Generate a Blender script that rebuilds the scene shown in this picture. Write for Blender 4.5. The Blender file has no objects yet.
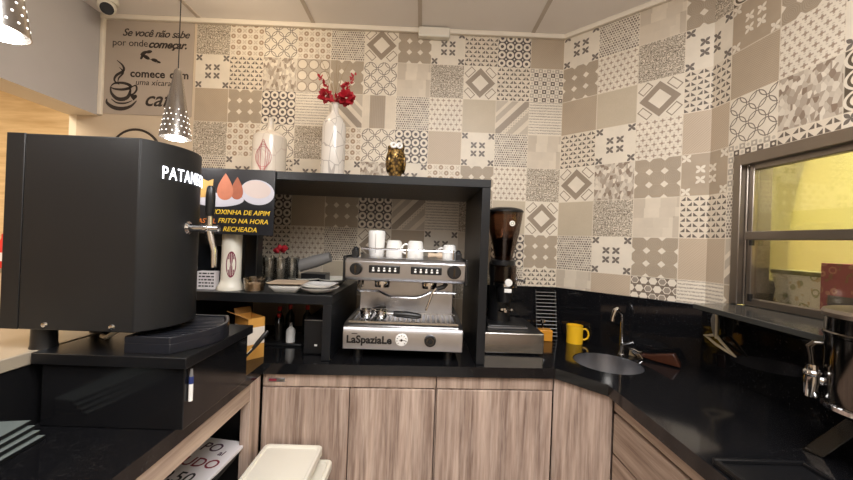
import bpy, bmesh, math, random
from mathutils import Vector, Matrix
random.seed(7)
PI = math.pi
H = 1.435                      # eye height; everything below is built relative to it and lifted at the end
C = bpy.context.scene.collection
sc = bpy.context.scene

# ------------------------------------------------------------------ materials
def srgb(r, g, b):
    f = lambda c: (c/12.92 if c <= .04045 else ((c+.055)/1.055)**2.4)
    return (f(r/255), f(g/255), f(b/255), 1)

NT = None
def _n(t): return NT.nodes.new(t)
def _set(sock, v):
    if isinstance(v, V): NT.links.new(v.s, sock)
    elif hasattr(v, 'node'): NT.links.new(v, sock)
    else: sock.default_value = v
def M(op, *a, clamp=False):
    n = _n('ShaderNodeMath'); n.operation = op; n.use_clamp = clamp
    for i, x in enumerate(a): _set(n.inputs[i], x)
    return V(n.outputs[0])
class V:
    def __init__(s, sock): s.s = sock
    def __add__(s, o): return M('ADD', s, o)
    __radd__ = __add__
    def __sub__(s, o): return M('SUBTRACT', s, o)
    def __rsub__(s, o): return M('SUBTRACT', o, s)
    def __mul__(s, o): return M('MULTIPLY', s, o)
    __rmul__ = __mul__
    def __truediv__(s, o): return M('DIVIDE', s, o)
    def __lt__(s, o): return M('LESS_THAN', s, o)
    def __gt__(s, o): return M('GREATER_THAN', s, o)
def fr(a): return M('FRACT', a)
def ab(a): return M('ABSOLUTE', a)
def mn(*a):
    r = a[0]
    for x in a[1:]: r = M('MINIMUM', r, x)
    return r
def mx(*a):
    r = a[0]
    for x in a[1:]: r = M('MAXIMUM', r, x)
    return r
def fl(a): return M('FLOOR', a)
def sq(a): return M('SQRT', a)
def rad(x, y): return sq(x*x + y*y)
def band(a, lo, hi): return (a > lo) * (a < hi)
def mixc(f, a, b):
    n = _n('ShaderNodeMix'); n.data_type = 'RGBA'
    _set(n.inputs[0], f); _set(n.inputs[6], a); _set(n.inputs[7], b)
    return n.outputs[2]
def noise(vec, scale, detail=2, rough=.5):
    n = _n('ShaderNodeTexNoise'); n.inputs['Scale'].default_value = scale
    n.inputs['Detail'].default_value = detail; n.inputs['Roughness'].default_value = rough
    if vec is not None: NT.links.new(vec, n.inputs['Vector'])
    return V(n.outputs['Fac'])
def white(x, y):
    c = _n('ShaderNodeCombineXYZ'); _set(c.inputs[0], x); _set(c.inputs[1], y)
    n = _n('ShaderNodeTexWhiteNoise'); n.noise_dimensions = '2D'
    NT.links.new(c.outputs[0], n.inputs['Vector'])
    return V(n.outputs['Value'])
def start(name):
    global NT
    m = bpy.data.materials.new(name); m.use_nodes = True; NT = m.node_tree
    b = NT.nodes['Principled BSDF']
    return m, b
def mat(name, col, rough=.5, metal=0, spec=.5, emit=None, es=0, trans=0, alpha=1, coat=0, bump=0, bscale=80, var=0, vscale=6):
    m, b = start(name)
    tc = _n('ShaderNodeTexCoord')
    base = col
    if var:
        f = noise(tc.outputs['Object'], vscale, 4)
        d = tuple(max(0, c*(1-var)) for c in col[:3]) + (1,); l = tuple(min(1, c*(1+var)) for c in col[:3]) + (1,)
        base = mixc(f, d, l)
    _set(b.inputs['Base Color'], base)
    b.inputs['Roughness'].default_value = rough; b.inputs['Metallic'].default_value = metal
    b.inputs['Specular IOR Level'].default_value = spec
    b.inputs['Transmission Weight'].default_value = trans; b.inputs['Alpha'].default_value = alpha
    b.inputs['Coat Weight'].default_value = coat
    if emit: b.inputs['Emission Color'].default_value = emit; b.inputs['Emission Strength'].default_value = es
    if bump:
        f = noise(tc.outputs['Object'], bscale, 3); bn = _n('ShaderNodeBump')
        bn.inputs['Strength'].default_value = bump; bn.inputs['Distance'].default_value = .002
        NT.links.new(f.s, bn.inputs['Height']); NT.links.new(bn.outputs[0], b.inputs['Normal'])
    return m

LIGHT = srgb(216, 203, 184); CREAM = srgb(222, 211, 194); TAUPE = srgb(158, 142, 122); DARK = srgb(106, 95, 85); TAN = srgb(186, 168, 146); BEIGE = srgb(198, 184, 162)
def tile(name, fn, light=LIGHT, dark=DARK, strength=1.0, mott=.16):
    m, b = start('tile_' + name)
    uv = _n('ShaderNodeUVMap'); sp = _n('ShaderNodeSeparateXYZ'); NT.links.new(uv.outputs[0], sp.inputs[0])
    u, v = V(sp.outputs[0]), V(sp.outputs[1])
    mk = fn(u, v, uv.outputs[0])
    if strength != 1: mk = mk*strength
    col = mixc(mk, light, dark)
    tc = _n('ShaderNodeTexCoord')
    f = noise(tc.outputs['Object'], 9, 5, .65)
    sh = (f - .5)*(mott*2) + 1.0
    vm = _n('ShaderNodeVectorMath'); vm.operation = 'SCALE'; NT.links.new(col, vm.inputs[0]); _set(vm.inputs['Scale'], sh)
    e = mn(u, 1-u, v, 1-v) < .011
    col = mixc(e*.55, vm.outputs[0], srgb(226, 214, 194))
    _set(b.inputs['Base Color'], col)
    b.inputs['Roughness'].default_value = .42; b.inputs['Specular IOR Level'].default_value = .35
    return m

def p_leaf(u, v, _):
    a = u*8; c = v*8; p = fr(a); q = fr(c)
    par = fr((fl(a)+fl(c))*.5) > .25
    p2 = par*(1-p) + (1-par)*p
    q2 = q
    return ((p2+q2) < .98)*(p2 > .12)*(q2 > .12)
def p_ring(u, v, _):
    p = fr(u*4)-.5; q = fr(v*4)-.5; r = rad(p, q)
    dot = rad(ab(p)-.5, ab(q)-.5) < .09
    return 1 - mx(band(r, .2, .45), dot)
def p_fine(u, v, _):
    return M('SINE', (u+v)*150)*.25 + M('SINE', (u-v)*95)*.15 + .4
def p_plain(u, v, uv): return noise(uv, 30, 3)*.35
def petal(x, y, L, w=.75):
    a = (ab(x)+ab(y))*.7071; c = ab(ab(x)-ab(y))*.7071
    return (c < a*(1-a/L)*w)*(a < L)
def p_flower(u, v, _):
    x = ab(u-.5); y = ab(v-.5)
    return mx(petal(x-.125, y-.125, .125, 1.05), petal(x-.4, y-.4, .125, 1.05))
def p_diamond(u, v, _):
    x = ab(u-.5); y = ab(v-.5); s = x+y; d = ab(x-y)
    out = band(s, .25, .45)
    o = (s > .5)*(s < .76)*(d < .22); i = (s > .535)*(s < .725)*(d < .185)
    return mx(out, o*(1-i))
def p_scallop(u, v, _):
    x = ab(u-.5); y = ab(v-.5)
    d = mn(ab(x-.165)+ab(y-.165), ab(x-.5)+ab(y-.165), ab(x-.165)+ab(y-.5))
    tex = M('SINE', (rad(fr(u*3)-.5, fr(v*3)-.5))*60)*.09
    return (d > .085)*(.92 + tex)
def p_basket(u, v, uv):
    a = u*15; c = v*15
    par = fr((fl(c))*.5)
    p = fr(a + par); q = fr(c)
    k = white(fl(a+par), fl(c))
    return (p > .3)*(q > .28)*(k*.7+.5)
def p_speck(u, v, uv):
    f = noise(uv, 13, 2, .7); g = noise(uv, 28, 1, .5)
    return mx(band(f, .44, .505), (g > .58)*.8, band(f, .56, .6)*.8)
def p_lattice(u, v, _):
    p = fr((u+v)*2.5)-.5; q = fr((u-v)*2.5)-.5
    x = ab(p); y = ab(q)
    r0 = rad(x, y); r1 = rad(x-1, y); r2 = rad(x, y-1)
    return mx(ab(r0-.62) < .035, ab(r1-.62) < .035, ab(r2-.62) < .035)
def p_patch(u, v, _):
    r = fl(v*4); a = u*3 + fr(r*.37)*1.7
    k = white(fl(a)+3.1, r+1.7); k2 = white(fl(u*2.3+1)+9, fl(v*1.9)+5)
    return k*.55 + (k2 > .6)*.3
def stripes(s):
    main = band(s, .86, 1.12)
    a = band(s, .48, .7)*.55; b = band(s, 1.3, 1.5)*.6; c = (s > 1.62)*.5; d = (s < .3)*.5
    return mx(main, a, b, c, d)
def p_diag(u, v, _):
    f = (fr(u*14)-.5 > 0)*(fr(v*14)-.5 > 0)
    return stripes(1-u+v)*.8 + band(1-u+v, .7, .86)*f*.5
def p_diag2(u, v, _): return stripes(u+v)*.85
def p_vert(u, v, _): return band(u, .22, .68)*.8 + M('SINE', u*120)*.06
def p_floral(u, v, _):
    a = u*6; c = v*7; par = fr(fl(c)*.5)
    p = fr(a+par)-.5; q = fr(c)-.5
    r = rad(p, q); t = mn(ab(p), ab(q))
    return mx((r < .17)*1.0, band(r, .17, .36)*(t < .1)*.75, (rad(ab(p)-.5, ab(q)-.5) < .13)*.5)
def p_mosaic(u, v, uv):
    n = _n('ShaderNodeTexVoronoi'); n.inputs['Scale'].default_value = 13; n.inputs['Randomness'].default_value = .7
    mp = _n('ShaderNodeMapping'); mp.inputs['Rotation'].default_value = (0, 0, .6); mp.inputs['Scale'].default_value = (1, .65, 1)
    NT.links.new(uv, mp.inputs[0]); NT.links.new(mp.outputs[0], n.inputs['Vector'])
    s = _n('ShaderNodeSeparateColor'); NT.links.new(n.outputs['Color'], s.inputs[0])
    return V(s.outputs[0])*.9
def p_circles(u, v, _):
    p = fr(u*3)-.5; q = fr(v*3)-.5; r = rad(p, q)
    return mx(band(r, .38, .46), (r > .46)*.55, (mn(ab(p), ab(q)) < .03)*(r > .4))
def p_check(u, v, _):
    a = u*8; c = v*8; p = fr(a)-.5; q = fr(c)-.5
    par = fr((fl(a)+fl(c))*.5) > .25
    big = fr(fl(a)*.5) > .25
    return par*(rad(p, q) > .22)*(.55+big*.45) + (1-par)*(rad(p, q) < .28)*.35
def p_ornate(u, v, _):
    a = u*6; c = v*6; p = fr(a)-.5; q = fr(c)-.5
    par = fr((fl(a)+fl(c))*.5) > .25
    r = rad(p, q)
    return par*(r < .42)*(r > .12) + (1-par)*petal(p, q, .5, .8)*.5
def p_grain(u, v, uv):
    f = noise(uv, 45, 2); w = M('SINE', v*75 + f*6)
    return (w > .15)*(f > .45)*.8
def p_hex(u, v, _):
    a = u*5; c = v*5; par = fr(fl(c)*.5); p = fr(a+par)-.5; q = fr(c)-.5
    k = white(fl(a+par), fl(c)); r = mx(ab(p)*.87+ab(q)*.5, ab(q))
    return mx(r > .42, (r < .33)*(k > .62)*.8)
def p_bigring(u, v, _):
    p = fr(u*2.0)-.5; q = fr(v*3.0)-.5; r = rad(p*1.1, q)
    return mx(band(r, .36, .46), band(r, .14, .22), (r > .56))
TILES = {
 'A': tile('leaf', p_leaf), 'B': tile('ring', p_ring, CREAM, srgb(92, 82, 78)), 'C': tile('fine_taupe', p_fine, TAN, TAUPE, mott=.1),
 'c': tile('plain', p_plain, BEIGE, TAUPE, mott=.1), 'T': tile('tan_fine', p_fine, srgb(200, 182, 160), srgb(166, 146, 124), mott=.08),
 'D': tile('flower', p_flower, CREAM, srgb(112, 102, 94)), 'd': tile('flower_light', p_flower, srgb(172, 155, 134), CREAM),
 'E': tile('diamond', p_diamond, CREAM, srgb(150, 135, 118)), 'F': tile('scallop', p_scallop, CREAM, srgb(160, 144, 124)),
 'G': tile('basket', p_basket, CREAM, srgb(116, 102, 92)), 'H': tile('speckle', p_speck, LIGHT, srgb(114, 102, 88)),
 'I': tile('lattice', p_lattice, CREAM, srgb(122, 110, 98)), 'J': tile('patch', p_patch, LIGHT, srgb(140, 120, 102)),
 'K': tile('diag', p_diag, LIGHT, srgb(138, 124, 110)), 'k': tile('diag_turned', p_diag2, LIGHT, srgb(138, 124, 110)),
 'L': tile('vertical', p_vert, LIGHT, srgb(150, 134, 116)), 'M': tile('floral', p_floral, CREAM, srgb(160, 140, 122)),
 'N': tile('mosaic', p_mosaic, CREAM, srgb(122, 100, 82)), 'O': tile('circles', p_circles, LIGHT, srgb(146, 130, 114)),
 'P': tile('check', p_check, CREAM, srgb(104, 92, 82)), 'o': tile('ornate', p_ornate, CREAM, srgb(168, 144, 120)),
 'Q': tile('grain', p_grain, CREAM, srgb(148, 136, 124)), 'X': tile('hexagon', p_hex, CREAM, srgb(120, 106, 94)),
 'R': tile('big_ring', p_bigring, CREAM, srgb(92, 80, 66)),
}

def mat_wood(name, a, b_, c_, horiz=False):
    m, b = start(name)
    tc = _n('ShaderNodeTexCoord'); oi = _n('ShaderNodeObjectInfo')
    mp = _n('ShaderNodeMapping'); mp.inputs['Scale'].default_value = (1.6, 30, 30) if horiz == 'x' else ((30, 1.6, 30) if horiz else (30, 30, 1.6))
    add = _n('ShaderNodeVectorMath'); NT.links.new(tc.outputs['Object'], add.inputs[0])
    cx = _n('ShaderNodeCombineXYZ'); r = V(oi.outputs['Random'])
    for i in range(3): _set(cx.inputs[i], r*7.3)
    NT.links.new(cx.outputs[0], add.inputs[1]); NT.links.new(add.outputs[0], mp.inputs[0])
    f = noise(mp.outputs[0], 1.0, 6, .62); g = noise(mp.outputs[0], 3.2, 3, .6)
    mp2 = _n('ShaderNodeMapping'); mp2.inputs['Scale'].default_value = (6, 6, 1.2) if not horiz else ((6, 1.2, 6) if horiz != 'x' else (1.2, 6, 6))
    NT.links.new(add.outputs[0], mp2.inputs[0]); k = noise(mp2.outputs[0], 1.3, 3)
    s = M('MULTIPLY_ADD', f, 3.0, -1.05, clamp=True)
    col = mixc(s, a, b_); col = mixc(M('MULTIPLY_ADD', g, 2.6, -1.15, clamp=True)*.55, col, c_)
    col = mixc(M('MULTIPLY_ADD', k, 3, -1.25, clamp=True)*.35, col, a)
    _set(b.inputs['Base Color'], col); b.inputs['Roughness'].default_value = .5; b.inputs['Specular IOR Level'].default_value = .3
    return m
WOOD = mat_wood('grey_oak', srgb(124, 102, 90), srgb(206, 182, 166), srgb(222, 204, 190))
WOODH = mat_wood('grey_oak_rail', srgb(140, 118, 104), srgb(202, 178, 160), srgb(212, 192, 174), True)
WOODD = mat_wood('grey_oak_drawers', srgb(128, 106, 92), srgb(196, 172, 154), srgb(210, 190, 172), 'x')
WOODX = mat_wood('grey_oak_top_rail', srgb(128, 108, 96), srgb(192, 168, 152), srgb(208, 188, 170))

def mat_granite(name, rough=.07, base=(.006, .006, .007, 1)):
    m, b = start(name); tc = _n('ShaderNodeTexCoord')
    n = noise(tc.outputs['Object'], 190, 2); f = (n > .67)*.5
    _set(b.inputs['Base Color'], mixc(f, base, (.06, .06, .062, 1)))
    b.inputs['Roughness'].default_value = rough; b.inputs['Specular IOR Level'].default_value = .5
    return m
GRAN = mat_granite('black_granite', .1); SILLM = mat_granite('black_granite_painted_sheen', .12, (.045, .044, .04, 1)); SPLASH = mat_granite('black_granite_polished', .05)  # sill: same black granite, base lightened to paint in the window's reflection
LACQ = mat('black_laminate', (.008, .008, .009, 1), .3, spec=.35, var=.4, vscale=3, bump=.15, bscale=240)
LACQG = mat('black_gloss_laminate', (.008, .008, .009, 1), .13, var=.3)
SHELFM = mat('black_shelf_laminate', (.009, .010, .012, 1), .3, spec=.4, var=.3, vscale=12, bump=.25, bscale=300)
TOWER = mat('black_powder_coat', (.013, .013, .0135, 1), .45, spec=.35, bump=.2, bscale=500, var=.2)
PLB = mat('black_plastic', (.008, .008, .009, 1), .35, var=.2); PLBLUE = mat('dark_tray_plastic', (.014, .015, .02, 1), .28, var=.2)
STEEL = mat('brushed_steel', srgb(188, 188, 192), .3, 1, var=.12, vscale=14); STEELL = mat('satin_steel', srgb(200, 198, 194), .24, 1, var=.06)
CHROME = mat('chrome', srgb(214, 214, 216), .09, 1, var=.04); ALU = mat('aluminium', srgb(156, 148, 140), .36, 1, var=.1, vscale=10)
DSTEEL = mat('dark_steel', srgb(88, 84, 80), .2, 1, var=.15)
TANKM = mat('polished_tank_steel', srgb(112, 108, 104), .12, 1, var=.08); WHITE = mat('white_ceramic', srgb(238, 236, 232), .18, var=.03); WPL = mat('white_plastic', srgb(228, 223, 210), .38, var=.03)
CEIL = mat('ceiling_panel', srgb(240, 234, 230), .5, var=.03); SEAM = mat('ceiling_seam', srgb(196, 184, 172), .5, var=.05)
PLASTER = mat('beige_plaster', srgb(204, 186, 162), .7, var=.05, bump=.1); GREYW = mat('grey_painted_wall', srgb(184, 180, 180), .6, var=.05, bump=.15, bscale=120)
CREAMP = mat('cream_paint', srgb(232, 218, 196), .6, var=.03); TRIMW = mat('white_trim', srgb(232, 222, 206), .5, var=.04)
def mat_marble():
    m, b = start('yellow_marble'); tc = _n('ShaderNodeTexCoord')
    mp = _n('ShaderNodeMapping'); mp.inputs['Scale'].default_value = (.9, .9, 9); NT.links.new(tc.outputs['Object'], mp.inputs[0])
    f = noise(mp.outputs[0], 2.2, 6, .6)
    _set(b.inputs['Base Color'], mixc(M('MULTIPLY_ADD', f, 3, -1.2, clamp=True), srgb(226, 200, 158), srgb(196, 166, 122)))
    b.inputs['Roughness'].default_value = .3
    return m
MARBLE = mat_marble()
LEDGE = mat('pale_stone', srgb(170, 158, 140), .25, var=.08, vscale=8)
YELLOWW = mat('yellow_wall_paint', srgb(242, 234, 172), .6, var=.04, vscale=3)
FLOORM = mat('floor_tile', srgb(176, 170, 164), .4, var=.1)
def mat_glass(name, tint=(1, 1, 1, 1), amt=.08, rough=.02):
    m, b = start(name); NT.nodes.remove(b)
    o = NT.nodes['Material Output']; t = _n('ShaderNodeBsdfTransparent'); t.inputs[0].default_value = tint
    g = _n('ShaderNodeBsdfGlossy'); g.inputs['Roughness'].default_value = rough
    fz = _n('ShaderNodeLayerWeight'); fz.inputs[0].default_value = .35
    x = _n('ShaderNodeMixShader'); f = V(fz.outputs['Fresnel'])*.7 + amt
    _set(x.inputs[0], f); NT.links.new(t.outputs[0], x.inputs[1]); NT.links.new(g.outputs[0], x.inputs[2]); NT.links.new(x.outputs[0], o.inputs[0])
    return m
PANE = mat_glass('window_glass', (.93, .93, .85, 1), .03, .03); PANE2 = mat_glass('window_glass_tan', (.9, .87, .83, 1), .04, .06)  # lower pane has a slightly darker tan tint
GLASS = mat_glass('clear_glass', (.95, .96, .96, 1), .1); SMOKE = mat_glass('smoked_hopper', (.62, .50, .43, 1), .04)
AMBERP = mat_glass('clear_tub', (.9, .86, .8, 1), .1)
EMIT = mat('led_white', (1, 1, 1, 1), .5, emit=(.86, .9, 1, 1), es=2.2); BULB = mat('lamp_bulb', (1, 1, 1, 1), .5, emit=(1, .96, .9, 1), es=16)
DOTL = mat('lamp_hole_glow', (1, 1, 1, 1), .5, emit=(1, .96, .9, 1), es=3.5)
INK = mat('brown_ink', srgb(52, 42, 36), .6, var=.1); SIGNT = mat('grey_taupe_vinyl', srgb(176, 162, 148), .5, var=.1, vscale=2.5)
YINK = mat('yellow_ink', srgb(240, 200, 60), .5, var=.05); OINK = mat('orange_ink', srgb(226, 130, 60), .5, var=.05)
SIGNB = mat('menu_black', srgb(34, 34, 38), .35, var=.2)
FOODB = mat('fried_dough_dark', srgb(158, 88, 62), .6, var=.2, vscale=40); FOODO = mat('fried_dough', srgb(184, 112, 84), .6, var=.2, vscale=40); FOODY = mat('golden_pastry', srgb(190, 150, 86), .6, var=.2, vscale=40); FOODW = mat('pale_tapioca', srgb(206, 190, 184), .5, var=.06, vscale=20)
PLATEL = mat('printed_plate', srgb(196, 194, 204), .4, var=.03)
YELLOW = mat('yellow_ceramic', srgb(238, 186, 40), .2, var=.04); AMBER = mat('amber_wood', srgb(206, 140, 40), .35, var=.15, vscale=30)
CARTY = mat('yellow_carton', srgb(206, 150, 70), .6, var=.15, vscale=20); CARTW = mat('white_carton', srgb(226, 214, 200), .6, var=.06, vscale=30); CARTB = mat('brown_cardboard', srgb(178, 132, 72), .7, var=.15, vscale=20)
RED = mat('red_petals', srgb(172, 24, 40), .55, var=.35, vscale=60); STEM = mat('dry_stem', srgb(150, 128, 96), .7, var=.2); REDC = mat('red_plastic', srgb(196, 44, 36), .4, var=.15)
BROWN = mat('brown_varnished_wood', srgb(62, 32, 20), .25, var=.35, vscale=18)
def mat_crackle(name, base, line, scale):
    m, b = start(name); tc = _n('ShaderNodeTexCoord')
    mp = _n('ShaderNodeMapping'); mp.inputs['Scale'].default_value = (1, 1, .5); NT.links.new(tc.outputs['Object'], mp.inputs[0])
    n = _n('ShaderNodeTexVoronoi'); n.feature = 'DISTANCE_TO_EDGE'; n.inputs['Scale'].default_value = scale; NT.links.new(mp.outputs[0], n.inputs['Vector'])
    f = V(n.outputs['Distance']) < .022
    _set(b.inputs['Base Color'], mixc(f*.55, base, line)); b.inputs['Roughness'].default_value = .2
    return m
VASEM = mat_crackle('crackle_glaze', srgb(214, 206, 196), srgb(128, 118, 112), 22); VASEP = mat_crackle('cream_glaze', srgb(212, 200, 184), srgb(190, 170, 158), 16)
PINK = mat('pink_line', srgb(178, 92, 92), .5, var=.1)
def mat_gold():
    m, b = start('antique_gold'); tc = _n('ShaderNodeTexCoord')
    n = _n('ShaderNodeTexVoronoi'); n.inputs['Scale'].default_value = 70; NT.links.new(tc.outputs['Object'], n.inputs['Vector'])
    d = V(n.outputs['Distance'])
    _set(b.inputs['Base Color'], mixc(M('MULTIPLY', d, 1.6, clamp=True), srgb(176, 140, 76), srgb(60, 44, 22))); b.inputs['Metallic'].default_value = .7; b.inputs['Roughness'].default_value = .38
    return m
GOLD = mat_gold()
GREYP = mat('grey_plastic', srgb(120, 118, 116), .4, var=.06); GREYM = mat('grey_laminated_sheet', srgb(112, 120, 118), .3, var=.12)
CREAMT = mat('cream_rubber', srgb(206, 194, 168), .5, var=.06); MAGENTA = mat('maroon_print', srgb(122, 30, 62), .5, var=.2)
PAPER = mat('white_paper', srgb(226, 220, 222), .6, var=.04, vscale=10); PURP = mat('purple_marker', srgb(74, 40, 62), .6, var=.1); BLACKI = mat('black_marker', srgb(34, 32, 36), .6, var=.1); MAROON = mat('maroon_marker', srgb(126, 30, 48), .6, var=.1)
TRAYT = mat('beige_tray', srgb(206, 182, 156), .45, var=.08); BLUE = mat('blue_plastic', srgb(40, 54, 110), .4, var=.1)
def mat_printed(name, a, b_, c_, scale):
    m, b = start(name); tc = _n('ShaderNodeTexCoord')
    n = _n('ShaderNodeTexVoronoi'); n.inputs['Scale'].default_value = scale; NT.links.new(tc.outputs['Object'], n.inputs['Vector'])
    f = band(V(n.outputs['Distance']), .25, .4); g = noise(tc.outputs['Object'], scale*1.2, 2)
    _set(b.inputs['Base Color'], mixc((g > .6)*.7, mixc(f, a, b_), c_)); b.inputs['Roughness'].default_value = .5
    return m
PRINTB = mat_printed('patterned_tin_print', srgb(250, 248, 232), srgb(196, 198, 160), srgb(220, 196, 150), 26)
PRINTP = mat_printed('maroon_box_print', srgb(176, 108, 112), srgb(204, 152, 136), srgb(156, 134, 98), 30)

# ------------------------------------------------------------------ geometry helpers
class G:
    def __init__(s): s.bm = bmesh.new(); s.mi = 0
    def _f(s, vs):
        try:
            f = s.bm.faces.new(vs); f.material_index = s.mi; return f
        except ValueError: return None
    def v(s, p): return s.bm.verts.new(p)
    def box(s, x0, x1, y0, y1, z0, z1, mat=None):
        P = [(x0,y0,z0),(x1,y0,z0),(x1,y1,z0),(x0,y1,z0),(x0,y0,z1),(x1,y0,z1),(x1,y1,z1),(x0,y1,z1)]
        if mat is not None: P = [mat @ Vector(p) for p in P]
        v = [s.v(p) for p in P]
        for q in ((3,2,1,0),(4,5,6,7),(0,1,5,4),(1,2,6,5),(2,3,7,6),(3,0,4,7)): s._f([v[i] for i in q])
        return s
    def prism(s, poly, z0, z1, mat=None):
        a = [Vector((x, y, z0)) for x, y in poly]; b = [Vector((x, y, z1)) for x, y in poly]
        if mat is not None: a = [mat @ p for p in a]; b = [mat @ p for p in b]
        a = [s.v(p) for p in a]; b = [s.v(p) for p in b]; n = len(poly)
        s._f(a[::-1]); s._f(b)
        for i in range(n): s._f([a[i], a[(i+1) % n], b[(i+1) % n], b[i]])
        return s
    def lathe(s, prof, c=(0,0,0), seg=32, mat=None, sx=1, sy=1):
        rows = []
        for r, z in prof:
            if r < 1e-6:
                p = Vector((c[0], c[1], c[2]+z)); p = mat @ p if mat is not None else p; rows.append([s.v(p)])
            else:
                row = []
                for i in range(seg):
                    t = 2*PI*i/seg; p = Vector((c[0]+r*sx*math.cos(t), c[1]+r*sy*math.sin(t), c[2]+z))
                    row.append(s.v(mat @ p if mat is not None else p))
                rows.append(row)
        for a, b in zip(rows, rows[1:]):
            for i in range(seg):
                j = (i+1) % seg
                if len(a) == 1 and len(b) == 1: continue
                if len(a) == 1: s._f([a[0], b[j], b[i]])
                elif len(b) == 1: s._f([a[i], a[j], b[0]])
                else: s._f([a[i], a[j], b[j], b[i]])
        return s
    def tube(s, pts, r, seg=10, cap=True):
        pts = [Vector(p) for p in pts]; n = len(pts)
        rs = r if isinstance(r, (list, tuple)) else [r]*n
        t = [(pts[min(i+1, n-1)]-pts[max(i-1, 0)]).normalized() for i in range(n)]
        up = Vector((0,0,1)) if abs(t[0].z) < .9 else Vector((1,0,0))
        nr = t[0].cross(up).normalized(); rows = []
        for i in range(n):
            nr = (nr - t[i]*nr.dot(t[i])).normalized(); bn = t[i].cross(nr)
            rows.append([s.v(pts[i] + (nr*math.cos(2*PI*k/seg)+bn*math.sin(2*PI*k/seg))*rs[i]) for k in range(seg)])
        for a, b in zip(rows, rows[1:]):
            for k in range(seg): s._f([a[k], a[(k+1) % seg], b[(k+1) % seg], b[k]])
        if cap: s._f(rows[0][::-1]); s._f(rows[-1])
        return s
    def cyl(s, p0, p1, r0, r1=None, seg=24): return s.tube([p0, p1], [r0, r0 if r1 is None else r1], seg)
    def ell(s, c, r, seg=20, rings=12, mat=None):
        prof = [(math.sin(PI*i/rings), -math.cos(PI*i/rings)) for i in range(rings+1)]
        m = Matrix.Translation(c) @ (mat if mat is not None else Matrix()) @ Matrix.Diagonal((r[0], r[1], r[2], 1))
        prof[0] = (0, -1); prof[-1] = (0, 1)
        return s.lathe(prof, seg=seg, mat=m)
    def ribbon(s, pts, w, y=0, th=.001):      # flat stroke drawn in the xz plane facing -y
        n = len(pts); ws = w if isinstance(w, (list, tuple)) else [w]*n; L = []; R = []
        for i in range(n):
            a = Vector(pts[max(i-1, 0)]); b = Vector(pts[min(i+1, n-1)]); d = (b-a); d = d.normalized() if d.length > 0 else Vector((1, 0))
            nn = Vector((-d.y, d.x))*ws[i]/2; p = Vector(pts[i])
            L.append(s.v((p.x+nn.x, y, p.y+nn.y))); R.append(s.v((p.x-nn.x, y, p.y-nn.y)))
        for i in range(n-1): s._f([L[i], L[i+1], R[i+1], R[i]])
        return s
    def add_mesh(s, me, mat):
        me.transform(mat); k = len(s.bm.faces); s.bm.from_mesh(me); s.bm.faces.ensure_lookup_table()
        for f in s.bm.faces[k:]: f.material_index = s.mi
        bpy.data.meshes.remove(me); return s
    def obj(s, name, mats, parent=None, bevel=0, smooth=True, ang=35, fix=True, bseg=2):
        if fix: bmesh.ops.recalc_face_normals(s.bm, faces=s.bm.faces[:])
        me = bpy.data.meshes.new(name); s.bm.to_mesh(me); s.bm.free()
        for m in (mats if isinstance(mats, (list, tuple)) else [mats]): me.materials.append(m)
        if smooth:
            for p in me.polygons: p.use_smooth = True
            me.set_sharp_from_angle(angle=math.radians(ang))
        o = bpy.data.objects.new(name, me); C.objects.link(o)
        if parent is not None: o.parent = parent
        if bevel:
            b = o.modifiers.new('Bevel', 'BEVEL'); b.width = bevel; b.segments = bseg; b.limit_method = 'ANGLE'; b.angle_limit = math.radians(40)
        return o
def text_mesh(t, size, shear=0, bold=0, ext=.0006, align='LEFT', space=1.0):
    cu = bpy.data.curves.new('t', 'FONT'); cu.body = t; cu.size = size; cu.shear = shear; cu.offset = bold; cu.extrude = ext; cu.align_x = align; cu.space_character = space
    cu.resolution_u = 3
    o = bpy.data.objects.new('t', cu); C.objects.link(o)
    me = bpy.data.meshes.new_from_object(o.evaluated_get(bpy.context.evaluated_depsgraph_get()))
    bpy.data.objects.remove(o); bpy.data.curves.remove(cu); return me
FRONT = Matrix.Rotation(PI/2, 4, 'X')     # text lying in xz, read from -y
def tag(o, label=None, cat=None, group=None, kind=None):
    if label: o['label'] = label
    if cat: o['category'] = cat
    if group: o['group'] = group
    if kind: o['kind'] = kind
    return o
def thing(name, label, cat, loc, rz=0, group=None):
    o = bpy.data.objects.new(name, None); o.empty_display_size = .05; C.objects.link(o); o.location = loc; o.rotation_euler = (0, 0, rz)
    return tag(o, label, cat, group)
def struct(o): o['kind'] = 'structure'; return o
def dup(root, loc, rz=0, label=None):
    r = root.copy(); C.objects.link(r); r.location = loc; r.rotation_euler = (0, 0, rz)
    if label: r['label'] = label
    for ch in list(root.children):
        c = ch.copy(); C.objects.link(c); c.parent = r
        for g in list(ch.children):
            d = g.copy(); C.objects.link(d); d.parent = c
    return r

# ------------------------------------------------------------------ plan
P0 = Vector((.8107, 2.1096)); A = .0114
MD = Vector((math.cos(.7805), -math.sin(.7805))); P1 = P0 + MD*.70888
RD = Vector((math.cos(1.5172), -math.sin(1.5172)))
DW = P0.y; CEILZ = 1.267; CT = -.535; FLOOR = -H; R0 = 1.061
ROWS_B = {-1:'CBADFEGoIoHHHH', 0:'PAEHJIFONADDDD', 1:'QKcMGLkQBFCCCC', 2:'JGDTBIoHIoHHHH', 3:'HMFoDNDDADGAAA', 4:'EcHQKBFCBACGGG', 5:'FBJDCEGMAHIAAA', 6:'AGHDIQcJFAGHHH', 7:'CCCCCCCCCCCCCC', 8:'CCCCCCCCCCCCCC'}
ROWS_M = {-1:'DGJFc', 0:'FMHDdF', 1:'CcEATM', 2:'ADMTIN', 3:'ENFdPA', 4:'cHJAGM', 5:'GDFTKc', 6:'JTXQFA', 7:'CCCCCC', 8:'CCCCCC'}
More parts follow.
